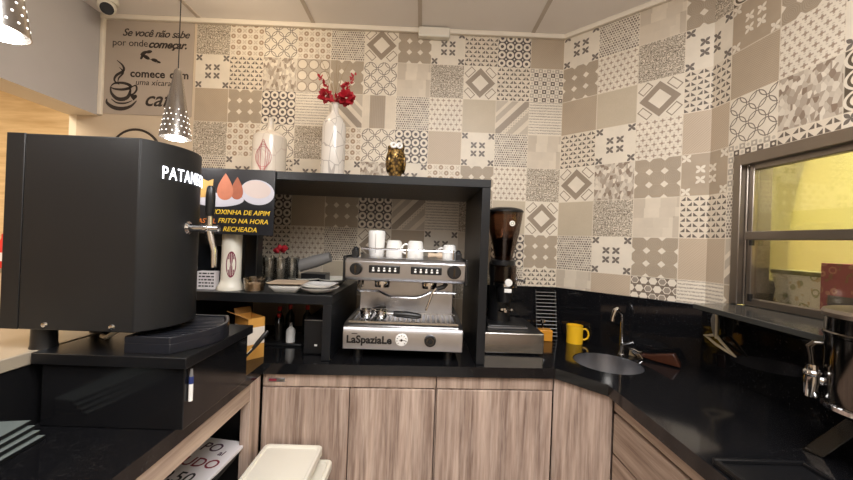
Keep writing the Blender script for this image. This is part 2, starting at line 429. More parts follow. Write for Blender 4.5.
ROWS_R = {-1:'FFFHRDAMC', 0:'DDDDdFDMBGK', 1:'AAAACMDIKcA', 2:'TTTTINRAGMB', 3:'ddddPADFTCM', 4:'AAAAGMKITDA', 5:'TTTTKcABGHM', 6:'QQQQFAMTCDG', 7:'CCCCCCCCCCC', 8:'CCCCCCCCCCC'}
KEYS = list(TILES)
def tiled_wall(name, org, d, s0, s1, z0, z1, rows, flip=False, holes=(), plain=None, soff=0.0):
    """vertical wall along d from s0 to s1; tile columns every .2 m measured from soff"""
    g = G(); uvl = g.bm.loops.layers.uv.new('UVMap')
    ss = {round(s0, 5), round(s1, 5)}; zz = {round(z0, 5), round(z1, 5)}
    k = math.ceil((s0-soff)/.2)
    while k*.2+soff < s1: ss.add(round(k*.2+soff, 5)); k += 1
    k = -10
    while k < 12:
        z = R0 - k*.2
        if z0 < z < z1: zz.add(round(z, 5))
        k += 1
    for h in holes: ss |= {round(h[0], 5), round(h[1], 5)}; zz |= {round(h[2], 5), round(h[3], 5)}
    ss = sorted(x for x in ss if s0-1e-6 <= x <= s1+1e-6); zz = sorted(x for x in zz if z0-1e-6 <= x <= z1+1e-6)
    for a, b in zip(ss, ss[1:]):
        for c, e in zip(zz, zz[1:]):
            ms, mz = (a+b)/2, (c+e)/2
            if any(h[0] < ms < h[1] and h[2] < mz < h[3] for h in holes): continue
            col = math.floor((ms-soff)/.2); row = math.floor((R0-mz)/.2)
            if plain is not None and ms > plain: key = len(KEYS)
            else:
                st = rows.get(row, 'C'); key = KEYS.index(st[min(col, len(st)-1)])
            q = [(a, c), (b, c), (b, e), (a, e)]
            vs = [g.v((org.x+d.x*s, org.y+d.y*s, z)) for s, z in q]
            f = g._f(vs); f.material_index = key
            for lp, (s, z) in zip(f.loops, q):
                uu = (s-soff)/.2-col
                lp[uvl].uv = ((1-uu) if flip else uu, 1-((R0-z)/.2-row))
    return struct(g.obj(name, [TILES[k] for k in KEYS]+[PLASTER], smooth=False, fix=False))
# walls
tiled_wall('wall_back', P0, Vector((-1, 0)), 0, 2.888, FLOOR, CEILZ, ROWS_B, flip=True, plain=2.2)
tiled_wall('wall_angled', P0, MD, 0, .70888, FLOOR, CEILZ, ROWS_M)
WO = Vector((P1.x, P1.y)) - RD*.70888      # keeps the tile count running round the corner
WY = lambda y: .70888 + (P1.y-y)/-RD.y     # distance along the right wall for a given y
win = (WY(1.452), WY(.26), -.222, .368)
tiled_wall('wall_right', WO, RD, .70888, WY(-2.3), FLOOR, CEILZ, ROWS_R, holes=[win])
g = G(); g.box(-5, 2.6, -2.36, -2.3, FLOOR, 1.6); struct(g.obj('wall_front', PLASTER, smooth=False))
g = G(); g.box(-5.2, 2.7, -2.4, 3.2, FLOOR-.05, FLOOR); struct(g.obj('floor', FLOORM, smooth=False))
# ceiling over the bar, long panels with joint strips
g = G(); g.prism([(-1.96, -2.3), (1.6, -2.3), (1.6, 1.5), (P0.x+.2, 2.2), (-1.96, 2.2)], CEILZ, CEILZ+.05)
ce = struct(g.obj('ceiling', CEIL, smooth=False))
for i, x in enumerate((-1.37, -.695, -.062, .612)):
    g = G(); g.box(x-.011, x+.011, -2.3, 2.108 if x < .8 else 1.8, CEILZ-.004, CEILZ+.002); struct(g.obj('trim_%d' % (i+1), SEAM))
# crown strips
def strip(name, a, b, n, t, z0, z1, m):
    g = G(); g.prism([a, b, (b[0]+n[0]*t, b[1]+n[1]*t), (a[0]+n[0]*t, a[1]+n[1]*t)], z0, z1); return struct(g.obj(name, m, bevel=.004))
NM = Vector((-MD.y, MD.x))*-1; NR = Vector((RD.y, -RD.x)); NR = NR if NR.x < 0 else -NR
NM = NM if NM.y < 0 else -NM
strip('trim_5', (-1.945, DW), (P0.x, P0.y), (0, -1), .022, CEILZ-.028, CEILZ, TRIMW)
strip('trim_6', tuple(P0), tuple(P1), tuple(NM), .022, CEILZ-.028, CEILZ, TRIMW)
P2 = P1 + RD*2.4
strip('trim_7', tuple(P1), tuple(P2), tuple(NR), .022, CEILZ-.028, CEILZ, TRIMW)
strip('trim_8', (-1.945, DW), (-1.922, DW), (0, -1), .02, .672, CEILZ, TRIMW)
# bulkhead over the pass on the left and the hall behind it
g = G(); g.box(-2.13, -1.945, -2.3, DW-.001, .668, 1.6); o = g.obj('wall_left', [GREYW, CREAMP], smooth=False)
for p in o.data.polygons:
    if p.normal.z < -.5: p.material_index = 1
struct(o)
g = G(); g.box(-5, -2.0, 3.0, 3.06, FLOOR, 1.6); struct(g.obj('wall_hall_back', MARBLE, smooth=False))
g = G(); g.box(-5.06, -5, -2.3, 3.0, FLOOR, 1.6); struct(g.obj('wall_hall_left', MARBLE, smooth=False))
g = G(); g.box(-5, -2.0, -2.3, 3.05, 1.3, 1.35); struct(g.obj('ceiling_hall', CREAMP, smooth=False))
g = G(); g.box(-2.12, -2.0775, DW-.0005, 3.0, FLOOR, 1.6); struct(g.obj('wall_hall_right', CREAMP, smooth=False))

# ------------------------------------------------------------------ window in the right wall
def rw(s, n, z): return Vector((WO.x+RD.x*s+NR.x*n, WO.y+RD.y*s+NR.y*n, z))   # along, out of the wall, up
RM = Matrix(((RD.x, -NR.x, 0, 0), (RD.y, -NR.y, 0, 0), (0, 0, 1, 0), (0, 0, 0, 1))); RM = Matrix.Translation((WO.x, WO.y, 0)) @ RM   # local x along, y into the wall
wa = WY(1.482); wb = WY(.22); ia, ib, iz0, iz1 = win
g = G()
g.box(wa, ia+.004, -.012, .02, -.214, .41, RM); g.box(ib, wb, -.012, .02, -.214, .41, RM); g.box(ia, ib, -.012, .02, iz1-.004, .41, RM)
g.box(ia-.002, ia+.006, .02, .13, -.214, iz1, RM); g.box(ib-.006, ib, .02, .13, -.214, iz1, RM); g.box(ia, ib, .02, .13, iz1-.006, iz1, RM)
win_o = struct(g.obj('window_1', ALU, bevel=.003))
g = G()
for a, b, z0, z1, n in ((ia+.006, ib-.006, .054, .09, .012), (ia+.012, ia+.032, -.19, .365, .018), (ia+.004, ia+.012, -.214, .365, .012), (ia+.012, ib, .342, .368, .02), (ia+.012, ib, -.214, -.184, .015), (ib-.05, ib-.01, -.2, .365, .018)):
    g.box(a, b, n, n+.03, z0, z1, RM)
g.obj('window_frame', ALU, win_o, bevel=.003)
g = G(); g.box(ia+.03, ia+.042, .008, .02, .032, .054, RM); g.box(ia+.03, ia+.042, .008, .02, -.195, -.165, RM); g.obj('window_latch', PLB, win_o)
g = G(); g.box(ia+.03, ib-.04, .031, .034, .085, .35, RM); g.obj('window_pane', PANE, win_o, smooth=False)
g = G(); g.box(ia+.03, ib-.04, .031, .034, -.2, .057, RM); g.obj('window_pane', PANE2, win_o, smooth=False)
# room behind the window
g = G(); g.box(2.35, 2.4, -1.2, 2.6, FLOOR, 1.3); struct(g.obj('wall_kitchen', YELLOWW, smooth=False))
g = G(); g.box(1.5, 2.4, 2.35, 2.4, FLOOR, 1.3); g.box(1.5, 2.4, -1.2, -1.15, FLOOR, 1.3); struct(g.obj('wall_kitchen_side', YELLOWW, smooth=False))
g = G(); g.box(1.42, 2.4, -1.2, 2.4, 1.28, 1.33); struct(g.obj('ceiling_kitchen', CREAMP, smooth=False))
# granite sill running through the window
t = thing('window_sill', 'polished black granite sill ledge under the serving window', 'ledge', (1.30, 1.1, -.255))
g = G(); pl = [(1.118, 1.432), tuple(rw(wa, .001, 0).xy), tuple(rw(ia+.001, .001, 0).xy), tuple(rw(ia+.001, -.34, 0).xy), tuple(rw(ib-.001, -.34, 0).xy), tuple(rw(ib-.001, .001, 0).xy), tuple(rw(wb, .001, 0).xy), (1.06, .2), (1.09, .93)]
g.prism([(x-1.30, y-1.1) for x, y in pl], .02, .04); g.obj('ledge_slab', SILLM, t, bevel=.002)

# ------------------------------------------------------------------ worktop (one continuous slab with a sink hole) and splashbacks
SC = Vector((.885, 1.635)); SR = .15
front = [(-.645, -1.3), (-.645, 1.475), (.602, 1.530), (.748, 1.37), (.715, -1.3)]
PI_ = P1 + (NM+NR)*.003; PJ = P0 + Vector((-.002, -.004))
outer = front + [tuple(P1 + RD*2.91 + NR*.004), tuple(PI_), tuple(PJ), (-1.028, DW-.004), (-1.028, -1.3)]
t = thing('countertop', 'continuous black granite worktop running round three sides of the bar', 'worktop', (0, 1.8, CT-.045))
g = G(); bm = g.bm; loops = {}
for z in (-.045, 0):
    es = []
    for pts in (outer, [(SC.x+SR*math.cos(2*PI*i/48), SC.y+SR*math.sin(2*PI*i/48)) for i in range(48)]):
        vs = [g.v((x, y-1.8, z+.045)) for x, y in pts]; loops[(z, len(pts))] = vs
        for i in range(len(vs)): es.append(bm.edges.new((vs[i], vs[(i+1) % len(vs)])))
    bmesh.ops.triangle_fill(bm, use_beauty=True, use_dissolve=False, edges=es)
for n in (len(outer), 48):
    a, b = loops[(-.045, n)], loops[(0, n)]
    for i in range(n): g._f([a[i], a[(i+1) % n], b[(i+1) % n], b[i]])
g.obj('worktop_slab', GRAN, t, smooth=False)
def slab(name, a, b, n, th, z0, z1, m, label, cat):
    c = ((a[0]+b[0])/2, (a[1]+b[1])/2)
    t = thing(name, label, cat, (c[0], c[1], z0))
    g = G(); q = [a, b, (b[0]+n[0]*th, b[1]+n[1]*th), (a[0]+n[0]*th, a[1]+n[1]*th)]
    g.prism([(x-c[0], y-c[1]) for x, y in q], 0, z1-z0); g.obj('splash_panel', m, t, bevel=.0015); return t
e = .0015
slab('backsplash', (.30, DW-e), (P0.x-.001, DW-e), (0, -1), .018, CT+.001, -.247, SPLASH, 'black granite splashback behind the coffee grinder', 'splashback')
slab('backsplash', tuple(P0+MD*.002+NM*e), tuple(P1-MD*.001+NM*e), tuple(NM), .018, CT+.001, -.247, SPLASH, 'angled black granite splashback behind sink and yellow mug', 'splashback')
slab('backsplash', tuple(P1+RD*.001+NR*e), tuple(P1+RD*2.9+NR*e), tuple(NR), .018, CT+.001, -.238, SPLASH, 'long glossy black splashback below the window sill', 'splashback')

# ------------------------------------------------------------------ base cabinets
ANG = math.atan2(.055, 1.247)
def cabinet(label, loc, rz, W, doors, rail=True, badge=False, zt=CT-.046):
    """local x along the front, y back into the unit, z up from the floor"""
    hh = zt-FLOOR
    t = thing('base_cabinet', label, 'cabinet', (loc[0], loc[1], FLOOR), rz)
    g = G(); g.box(0, W, .02, .42, .09, hh); g.box(.01, W-.01, .06, .4, 0, .09); g.obj('carcass', WOOD, t, bevel=.001)
    g = G(); g.box(.001, W-.001, .0, .02, hh-.055, hh); r = g.obj('top_rail', WOODX, t, bevel=.001)
    if badge:
        b = G(); b.box(.022, .092, -.003, 0, hh-.036, hh-.02); bo = b.obj('badge', STEEL, t, bevel=.001)
        b = G(); b.box(.027, .058, -.004, -.003, hh-.033, hh-.023); b.obj('badge_inset', MAROON, bo)
    for x0, x1 in doors:
        d = G(); d.box(x0, x1, -.004, .019, .1, hh-.060); d.obj('door', WOOD, t, bevel=.003)
    return t
d0 = (-.650, 1.492)
ux, uy = math.cos(ANG), math.sin(ANG)
cabinet('grey oak base cabinet with two doors and a small badge, under the coffee machine', d0, ANG, .733, [(.002, .363), (.367, .728)], badge=True)
cabinet('grey oak base cabinet with one wide door, under the coffee grinder', (d0[0]+ux*.736, d0[1]+uy*.736), ANG, .515, [(.004, .512)])
# angled filler cabinet under the sink
fa = Vector((.604, 1.549)); fb = Vector((.769, 1.374)); fd = (fb-fa); fl_ = fd.length
t = thing('base_cabinet', 'narrow angled plain oak cabinet below the sink', 'cabinet', (fa.x, fa.y, FLOOR), math.atan2(fd.y, fd.x))
g = G(); g.prism([(0, 0), (fl_, 0), (fl_, .03), (0, .03)], .09, CT-.046-FLOOR); g.box(.01, fl_-.01, .05, .2, 0, .09); g.obj('carcass', WOOD, t, bevel=.001)
t = thing('base_cabinet', 'grey oak drawer cabinet under the right hand worktop', 'cabinet', (.771, 1.362, FLOOR), -PI/2+.0)
hh = CT-.046-FLOOR
g = G(); g.box(0, 2.4, .02, .40, .09, hh); g.box(.02, 2.38, .06, .38, 0, .09); g.obj('carcass', WOOD, t, bevel=.001)
g = G(); g.box(.0, 2.4, 0, .02, hh-.05, hh); g.obj('top_rail', WOODD, t, bevel=.001)
for a in (.004, .79, 1.575):
    for z0, z1 in ((hh-.21, hh-.06), (hh-.42, hh-.215), (.1, hh-.425)):
        g = G(); g.box(a, a+.78, -.004, .019, z0, z1); g.obj('drawer', WOODD, t, bevel=.004)
# left run: open shelving under the worktop
t = thing('open_shelf_unit', 'open oak shelf unit with dark inside, under the left worktop', 'shelf unit', (-.84, .4, FLOOR))
g = G(); g.box(.165, .19, -1.65, .985, hh-.068, hh); g.obj('fascia_rail', WOODH, t, bevel=.001)
g = G(); g.box(.155, .192, .985, 1.068, 0, hh); g.obj('post', WOOD, t, bevel=.001)
g = G(); g.box(-.17, .15, -1.65, 1.06, .565, .585); g.obj('shelf_board', LACQ, t)
g = G(); g.box(-.19, -.17, -1.65, 1.06, 0, hh); g.box(-.17, .15, 1.06, 1.075, 0, hh); g.obj('back_panel', LACQ, t)
# bar ledge on the left
t = thing('bar_ledge', 'pale stone bar ledge on a black upstand, behind the left worktop', 'ledge', (-1.25, .5, FLOOR))
g = G(); g.box(-.2, .22, -1.8, 1.608, 1.065, 1.1); g.obj('ledge_top', LEDGE, t, bevel=.003)
g = G(); g.box(-.15, .215, -1.8, 1.608, 0, 1.065); g.obj('upstand', LACQ, t)

# ------------------------------------------------------------------ black shelf unit round the coffee machine
t = thing('coffee_shelf_unit', 'tall black shelf surround housing the steel coffee machine', 'shelf unit', (-.45, 1.54, CT))
ZS = .243-CT; X = lambda x: x+.45
g = G(); g.box(X(-1.022), X(.292), 0, .566, ZS, ZS+.036); g.obj('top_shelf', [SHELFM], t, bevel=.002)
g = G(); g.box(X(.254), X(.292), .002, .566, 0.001, ZS); g.obj('side_panel', SHELFM, t, bevel=.002)
g = G(); g.box(X(-1.022), X(-.992), .002, .566, .001, ZS); g.obj('side_panel', SHELFM, t, bevel=.002)
zm = -.252-CT
g = G(); g.box(X(-.992), X(-.378), -.02, .566, zm-.04, zm); g.obj('middle_shelf', SHELFM, t, bevel=.002)
g = G(); g.box(X(-.418), X(-.38), -.018, .566, .001, zm-.04); g.obj('shelf_support', SHELFM, t, bevel=.002)

# ------------------------------------------------------------------ espresso machine
t = thing('espresso_machine', 'two group stainless steel espresso machine inside the black shelf', 'coffee machine', (-.07, 1.55, CT))
Z = lambda z: z-CT
hw = .265
g = G()  # base: side profile swept across
prof = [(0.0, Z(-.488)), (-.006, Z(-.41)), (.004, Z(-.388)), (.03, Z(-.378)), (.24, Z(-.372)), (.46, Z(-.372)), (.46, Z(-.488))]
PX = Matrix(((0, 0, 1, 0), (1, 0, 0, 0), (0, 1, 0, 0), (0, 0, 0, 1)))
g.prism(prof, -hw, hw, PX); base = g.obj('base', STEEL, t, bevel=.004)
g = G(); g.box(-hw+.03, hw-.03, .235, .45, Z(-.372), Z(-.19)); g.obj('back_body', STEEL, t, bevel=.003)
g = G(); g.prism([(.012, Z(-.185)), (0, Z(-.172)), (-.002, Z(-.1)), (.012, Z(-.085)), (.46, Z(-.085)), (.46, Z(-.185))], -hw, hw, PX); head = g.obj('head', STEEL, t, bevel=.004)
for sx in (-1, 1):
    g = G(); g.box(sx*(hw+.004)-.006, sx*(hw+.004)+.006, .0, .46, Z(-.192), Z(-.078)); g.obj('head_end_cap', PLB, t, bevel=.003)
for sx in (-1, 1):
    for yy in (.06, .4):
        g = G(); g.lathe([(0, 0), (.022, 0), (.02, .04), (.016, .05), (0, .05)], (sx*.205, yy, 0)); g.obj('foot', PLB, t)
# drip grate
g = G()
for i in range(22): x = -hw+.03+i*(2*hw-.06)/21; g.box(x-.005, x+.005, .03, .232, Z(-.374), Z(-.368))
g.box(-hw+.02, hw-.02, .022, .03, Z(-.376), Z(-.367)); g.box(-hw+.02, hw-.02, .226, .234, Z(-.376), Z(-.367)); g.obj('drip_grate', STEELL, t)
RX = Matrix.Rotation(PI/2, 4, 'X')
def knob(g, x, z, r, d, y=-.002, seg=28): g.lathe([(0, 0), (r, 0), (r*.96, d*.8), (r*.8, d), (0, d)], seg=seg, mat=Matrix.Translation((x, y, z)) @ RX); return g
for x, r, nm in ((-.215, .027, 'steam_knob'), (.214, .031, 'steam_knob')):
    k = knob(G(), x, Z(-.133), r, .022).obj(nm, PLB, t)
    g = G(); g.box(x-.004, x+.004, -.027, -.022, Z(-.133)-r*.6, Z(-.133)+r*.6); g.obj('knob_grip', DSTEEL, k)
for xc in (-.092, .092):
    g = G(); g.box(xc-.068, xc+.068, -.007, 0, Z(-.149), Z(-.115)); p = g.obj('button_panel', PLB, t, bevel=.006, bseg=3)
    for i in range(5):
        g = G(); x = xc-.048+i*.024; g.box(x-.007, x+.007, -.010, -.006, Z(-.143), Z(-.121)); b = g.obj('button', PLB, p, bevel=.002)
        g.__init__(); g.lathe([(0, 0), (.004, 0), (.004, .002), (0, .002)], seg=10, mat=Matrix.Translation((x, -.009, Z(-.127))) @ RX); g.box(x-.005, x+.005, -.0112, -.009, Z(-.141), Z(-.133)); g.obj('button_mark', WHITE, p)
# group heads
for xc in (-.11, .11):
    g = G(); g.lathe([(0, 0), (.034, 0), (.036, .03), (.03, .045), (0, .045)], (xc, .1, Z(-.222))); g.obj('group_head', CHROME, t)
# water tubes on the back body
g = G(); g.tube([(-.25, .225, Z(-.262)), (-.14, .225, Z(-.262)), (-.105, .222, Z(-.278)), (-.08, .22, Z(-.287)), (.045, .22, Z(-.287)), (.08, .222, Z(-.278)), (.12, .225, Z(-.258)), (.25, .225, Z(-.258))], .005, 8); g.obj('pipe', CHROME, t)
g = G(); g.tube([(.185, .06, Z(-.19)), (.175, .055, Z(-.205)), (.14, .05, Z(-.215)), (.125, .05, Z(-.232)), (.115, .045, Z(-.265)), (.098, .045, Z(-.315))], .0055, 8); w = g.obj('steam_wand', CHROME, t)
g = G(); g.tube([(.186, .06, Z(-.192)), (.175, .054, Z(-.206)), (.142, .049, Z(-.217))], .011, 8); g.obj('wand_grip', PLB, w)
g = G(); g.tube([(-.21, .06, Z(-.19)), (-.212, .05, Z(-.21)), (-.212, .05, Z(-.222))], .005, 8); g.tube([(-.195, .06, Z(-.19)), (-.195, .05, Z(-.22))], .005, 8); g.obj('water_spout', DSTEEL, t)
# pressure gauge and dial on the base
gb = knob(G(), -.005, Z(-.437), .028, .008, -.004).obj('pressure_gauge', WHITE, t)
g = G()
for i in range(9):
    a = PI*1.25 - i*PI*1.5/8; g.box(-.001, .001, -.014, -.0125, .017, .023, Matrix.Translation((-.005, 0, Z(-.437))) @ Matrix.Rotation(a-PI/2, 4, 'Y'))
g.lathe([(0, 0), (.005, 0), (.005, .003), (0, .003)], seg=12, mat=Matrix.Translation((-.005, -.0125, Z(-.437))) @ RX); g.box(-.016, .012, -.0145, -.0135, Z(-.438), Z(-.436)); g.obj('gauge_needle', INK, gb)
kb = knob(G(), .120, Z(-.436), .026, .02, -.004).obj('dial', PLB, t)
g = G(); g.lathe([(.011, 0), (.017, 0), (.017, .001), (.011, .001)], seg=20, mat=Matrix.Translation((.12, -.0245, Z(-.436))) @ RX); g.obj('dial_mark', DSTEEL, kb)
g = G(); g.add_mesh(text_mesh('LaSpaziaLe', .046, 0, .0014, .001, space=1.0), Matrix.Translation((-.247, -.006, Z(-.457))) @ FRONT)
g.box(-.224, -.199, -.0075, -.005, Z(-.418), Z(-.415)); g.obj('lettering', PLB, t)
# cup rail
g = G()
for z in (Z(-.045),): g.tube([(-.215, .42, z), (-.215, .07, z), (.215, .07, z), (.215, .42, z)], .0045, 8)
for x in (-.215, 0, .215): g.cyl((x, .07, Z(-.086)), (x, .07, Z(-.04)), .0045)
for x in (-.215, .215): g.cyl((x, .4, Z(-.086)), (x, .4, Z(-.04)), .0045)
g.obj('cup_rail', CHROME, t)
for x in (-.235, .238):
    g = G(); g.box(x-.014, x+.014, .05, .13, Z(-.087), Z(-.052)); g.ell((x, .08, Z(-.05)), (.013, .02, .012)); g.obj('rail_bracket', PLB, t, bevel=.003)
# loose portafilters lying on the drip grate
def portafilter(label, loc, rz):
    t = thing('portafilter', label, 'portafilter', loc, rz, None)
    g = G(); g.lathe([(0, .004), (.024, .004), (.028, .012), (.03, .035), (.032, .036), (.032, .042), (.026, .042), (.024, .016), (0, .016)]); g.obj('basket', CHROME, t)
    g = G(); g.tube([(-.008, 0, .006), (-.012, 0, .001)], .007, 10); g.tube([(.008, 0, .006), (.012, 0, .001)], .007, 10); g.obj('spout', CHROME, t)
    g = G(); g.cyl((.026, 0, .026), (.06, 0, .026), .009, .011); g.obj('neck', CHROME, t)
    g = G(); g.tube([(.058, 0, .026), (.075, 0, .026), (.12, 0, .024), (.17, 0, .02), (.186, 0, .019)], [.0125, .0145, .016, .014, .008], 16); g.obj('handle', PLB, t)
    return t
pz = -.367
portafilter('portafilter with black handle pointing right, on the drip grate of the coffee machine', (-.178, 1.625, pz), -.04)
portafilter('portafilter pointing to the back, leftmost on the coffee machine drip grate', (-.245, 1.63, pz), 1.2)

# cups on the machine
def mug(label, loc, rz, r, h, m, hs=1.0, cat='mug', name='mug', inv=False, group=None, taper=.86):
    t = thing(name, label, cat, loc, rz, group)
    w = .004
    pr = [(0, 0), (r*taper, 0), (r*.97, h*.45), (r, h), (r-w, h), (r*.94-w, h*.45), (r*taper-w, w*1.5), (0, w*1.5)]
    if inv: pr = [(r, 0), (r*.98, h*.55), (r*taper, h*.93), (r*taper*.8, h), (0, h), (0, h-w), (r*taper*.8-w, h-w), (r*.9-w, h*.5), (r-w, 0), (r, 0)]
    g = G(); g.lathe(pr, seg=36); g.obj('cup_body', m, t)
    if hs:
        g = G(); k = hs*h
        g.tube([(r*.94, 0, h*.5+.30*k), (r+.012*hs, 0, h*.5+.33*k), (r+.024*hs, 0, h*.5+.2*k), (r+.028*hs, 0, h*.5), (r+.022*hs, 0, h*.5-.2*k), (r+.008*hs, 0, h*.5-.28*k), (r*.9, 0, h*.5-.28*k)], .0055*max(hs, .8), 10); g.obj('handle', m, t)
    return t
cz = -.085
def tallcup(label, loc):
    t = thing('cup', label, 'cup', loc, 0, None)
    g = G(); g.lathe([(0, .0), (.033, 0), (.036, .004), (.041, .115), (.038, .124), (.030, .127), (0, .127), ], seg=36); g.obj('cup_body', WHITE, t)
    g = G(); g.box(-.0008, .0008, -.042, -.036, .02, .11); g.obj('seam', GREYP, t)
    return t
tallcup('tall upside down white cup, leftmost on top of the coffee machine', (-.220, 1.70, cz))
mug('short white cup turned upside down beside the tall cup on the coffee machine', (-.135, 1.71, cz), .3, .040, .082, WHITE, 0, inv=True, cat='cup', name='cup')
mug('white mug with handle on its left, second from the right on the coffee machine', (-.033, 1.71, cz), PI+.2, .041, .083, WHITE, .9, inv=True, cat='cup', name='cup')
mug('small white cup at the right end of the coffee machine top', (.133, 1.72, cz), PI*.95, .034, .07, WHITE, .8, inv=True, cat='cup', name='cup')
t = thing('wooden_tamper', 'pale wooden tamper lying between the cups on the coffee machine', 'tamper', (.05, 1.73, cz+.0))
g = G(); g.tube([(-.02, 0, .016), (.02, 0, .016), (.035, 0, .016), (.05, 0, .016)], [.013, .010, .016, .016], 14); g.obj('handle', TRAYT, t)
g = G(); g.cyl((.05, 0, .016), (.062, 0, .016), .016, .016); g.obj('tamper_base', STEEL, t)

# ------------------------------------------------------------------ left worktop: riser box, beer tower, drip tray
t = thing('riser_box', 'black laminate riser box under the beer dispenser', 'box', (-.82, 1.12, CT))
g = G(); g.box(-.185, .195, -.165, .175, .001, .17); g.obj('box_body', LACQG, t, bevel=.002)
g = G(); g.box(-.2, .207, -.18, .19, .17, .2); g.obj('box_top', LACQ, t, bevel=.002)
SLZ = CT+.2
t = thing('marker_pen', 'small white and blue marker stuck upright on the side of the riser box', 'pen', (-.618, .972, -.47))
g = G(); g.tube([(0, 0, .008), (0, 0, .055)], .0055, 10); g.obj('pen_body', WHITE, t)
g = G(); g.tube([(0, 0, .055), (0, 0, .075)], .006, 10); g.obj('pen_cap', BLUE, t)
g = G(); g.tube([(0, 0, .075), (0, 0, .095)], [.005, .003], 10); g.obj('pen_tip', GREYP, t)

TY = 1.078; tz = -.277
t = thing('beer_dispenser', 'large black draught beer dispenser with lit letters and chrome tap', 'beer dispenser', (-.9, TY, SLZ))
TZ = lambda z: z-SLZ
hc = .126; sg = .055; RA = (hc*hc+sg*sg)/(2*sg); xc = -.766+sg-RA
arc = []
a0 = math.asin(hc/RA)
for i in range(25):
    a = -a0+2*a0*i/24; arc.append((xc+RA*math.cos(a)+.9, RA*math.sin(a)))
g = G(); g.prism([(-.17, -hc)]+arc+[(-.17, hc)], TZ(tz), TZ(.247)); g.obj('housing', TOWER, t, bevel=.003)
g = G(); g.box(-.220, -.1715, -hc, hc, TZ(tz), TZ(.248)); g.obj('rear_panel', TOWER, t, bevel=.0015)
for x, y in ((-.142, -.085), (-.142, .09), (.09, .08)):
    g = G(); g.lathe([(0, 0), (.03, 0), (.028, .01), (.027, TZ(tz)), (0, TZ(tz))], (x, y, 0)); g.obj('foot', PLB, t)
for x in (-.10, .078):
    g = G(); g.lathe([(0, 0), (.008, 0), (.006, .004), (0, .006)], seg=16, mat=Matrix.Translation((x, -hc, TZ(tz)+.014)) @ RX); g.obj('screw', CHROME, t)
# lettering bent round the curved front
me = text_mesh('PATANEGRA', .052, 0, .0, .0008, space=1.1)
xs = [v.co.x for v in me.vertices]; w = max(xs)-min(xs); x0 = min(xs)
for v in me.vertices:
    s = (v.co.x-x0)/w; a = -a0*.64 + s*a0*1.42; r = RA+.003+v.co.z
    v.co = Vector((xc+.9+r*math.cos(a), r*math.sin(a), TZ(.146)+v.co.y))
g = G(); g.add_mesh(me, Matrix()); g.obj('lettering', EMIT, t, smooth=False)
ax = xc+RA+.9
g = G(); g.lathe([(0, 0), (.020, 0), (.020, .004), (.013, .01), (.011, .05), (.014, .052), (.014, .062), (.010, .066), (.010, .095), (0, .097)], seg=24, mat=Matrix.Translation((ax-.004, 0, TZ(.012))) @ Matrix.Rotation(PI/2, 4, 'Y'))
g.tube([(ax+.062, 0, TZ(.005)), (ax+.068, 0, TZ(-.02)), (ax+.078, 0, TZ(-.055)), (ax+.079, 0, TZ(-.105))], [.010, .011, .009, .0085], 14)
g.cyl((ax+.062, 0, TZ(.014)), (ax+.062, 0, TZ(.05)), .009, .008)
tap = g.obj('tap', CHROME, t)
g = G(); g.lathe([(0, 0), (.010, 0), (.013, .015), (.0135, .06), (.011, .085), (.007, .092), (0, .093)], (ax+.062, 0, TZ(.05)), 20); g.obj('tap_handle', PLB, tap)
t = thing('beer_hose', 'pale hose looping under the beer dispenser', 'hose', (-.94, 1.07, SLZ))
g = G(); g.tube([(-.03, .02, .007), (0, .0, .008), (.04, -.01, .03), (.075, -.015, .052), (.11, -.015, .05), (.13, -.02, .03), (.15, -.02, .012), (.17, -.02, .007)], .0065, 10); g.obj('hose_tube', WPL, t)

# drip tray hugging the curved front
t = thing('drip_tray', 'black drip tray with slatted grille and curved front, on the riser box', 'drip tray', (-.712, 1.105, SLZ))
def tray_poly(o):
    pts = [(-.085-o, -.142-o), (.038+o*.6, -.142-o)]
    for i in range(1, 16):
        s = i/16; pts.append((.038+.058*math.sin(PI*s)+o, -.142+.29*s))
    return pts + [(.038+o*.6, .148+o), (-.085-o, .148+o)]
g = G(); g.prism(tray_poly(0), 0, .028); g.obj('tray_base', PLBLUE, t, bevel=.002)
po, pi_ = tray_poly(0), tray_poly(-.011)
g = G(); n = len(po)
for z0, z1 in ((.028, .046),):
    rows = [[g.v((x, y, z)) for x, y in q] for q, z in ((po, z0), (po, z1), (pi_, z1), (pi_, z0))]
    for a, b in zip(rows, rows[1:]):
        for i in range(n): g._f([a[i], a[(i+1) % n], b[(i+1) % n], b[i]])
g.obj('rim', PLBLUE, t, bevel=.002)
g = G()
for i in range(15):
    s = (i+.5)/15; xr = .038+.058*math.sin(PI*s)-.012; y = -.13+.266*s; g.box(-.073, xr, y-.004, y+.004, .034, .041)
g.obj('grille', PLBLUE, t, bevel=.001)

# stack of grey laminated sheets at the near left
for i in range(4):
    lab = ['lowest grey sheet of the fanned stack beside the black riser box', 'second lowest grey sheet of the fanned stack left of the riser box', 'third grey sheet up in the fanned stack left of the riser box', 'topmost grey sheet of the fanned stack left of the riser box'][i]
    o = thing('menu_sheet', lab, 'sheet', (-.972-.010*i, .745-.0*i, CT+.0005+i*.0115), .10+.02*i, 'grey sheets stacked by the riser box')
    o.location.x -= .0; 
    g = G(); g.box(-.055, .055, -.15, .15, 0, .0095); g.obj('sheet', GREYM, o, bevel=.0015)
    g = G(); g.box(.048, .0565, -.151, .151, .001, .0085); g.obj('sheet_edge', PLB, o)

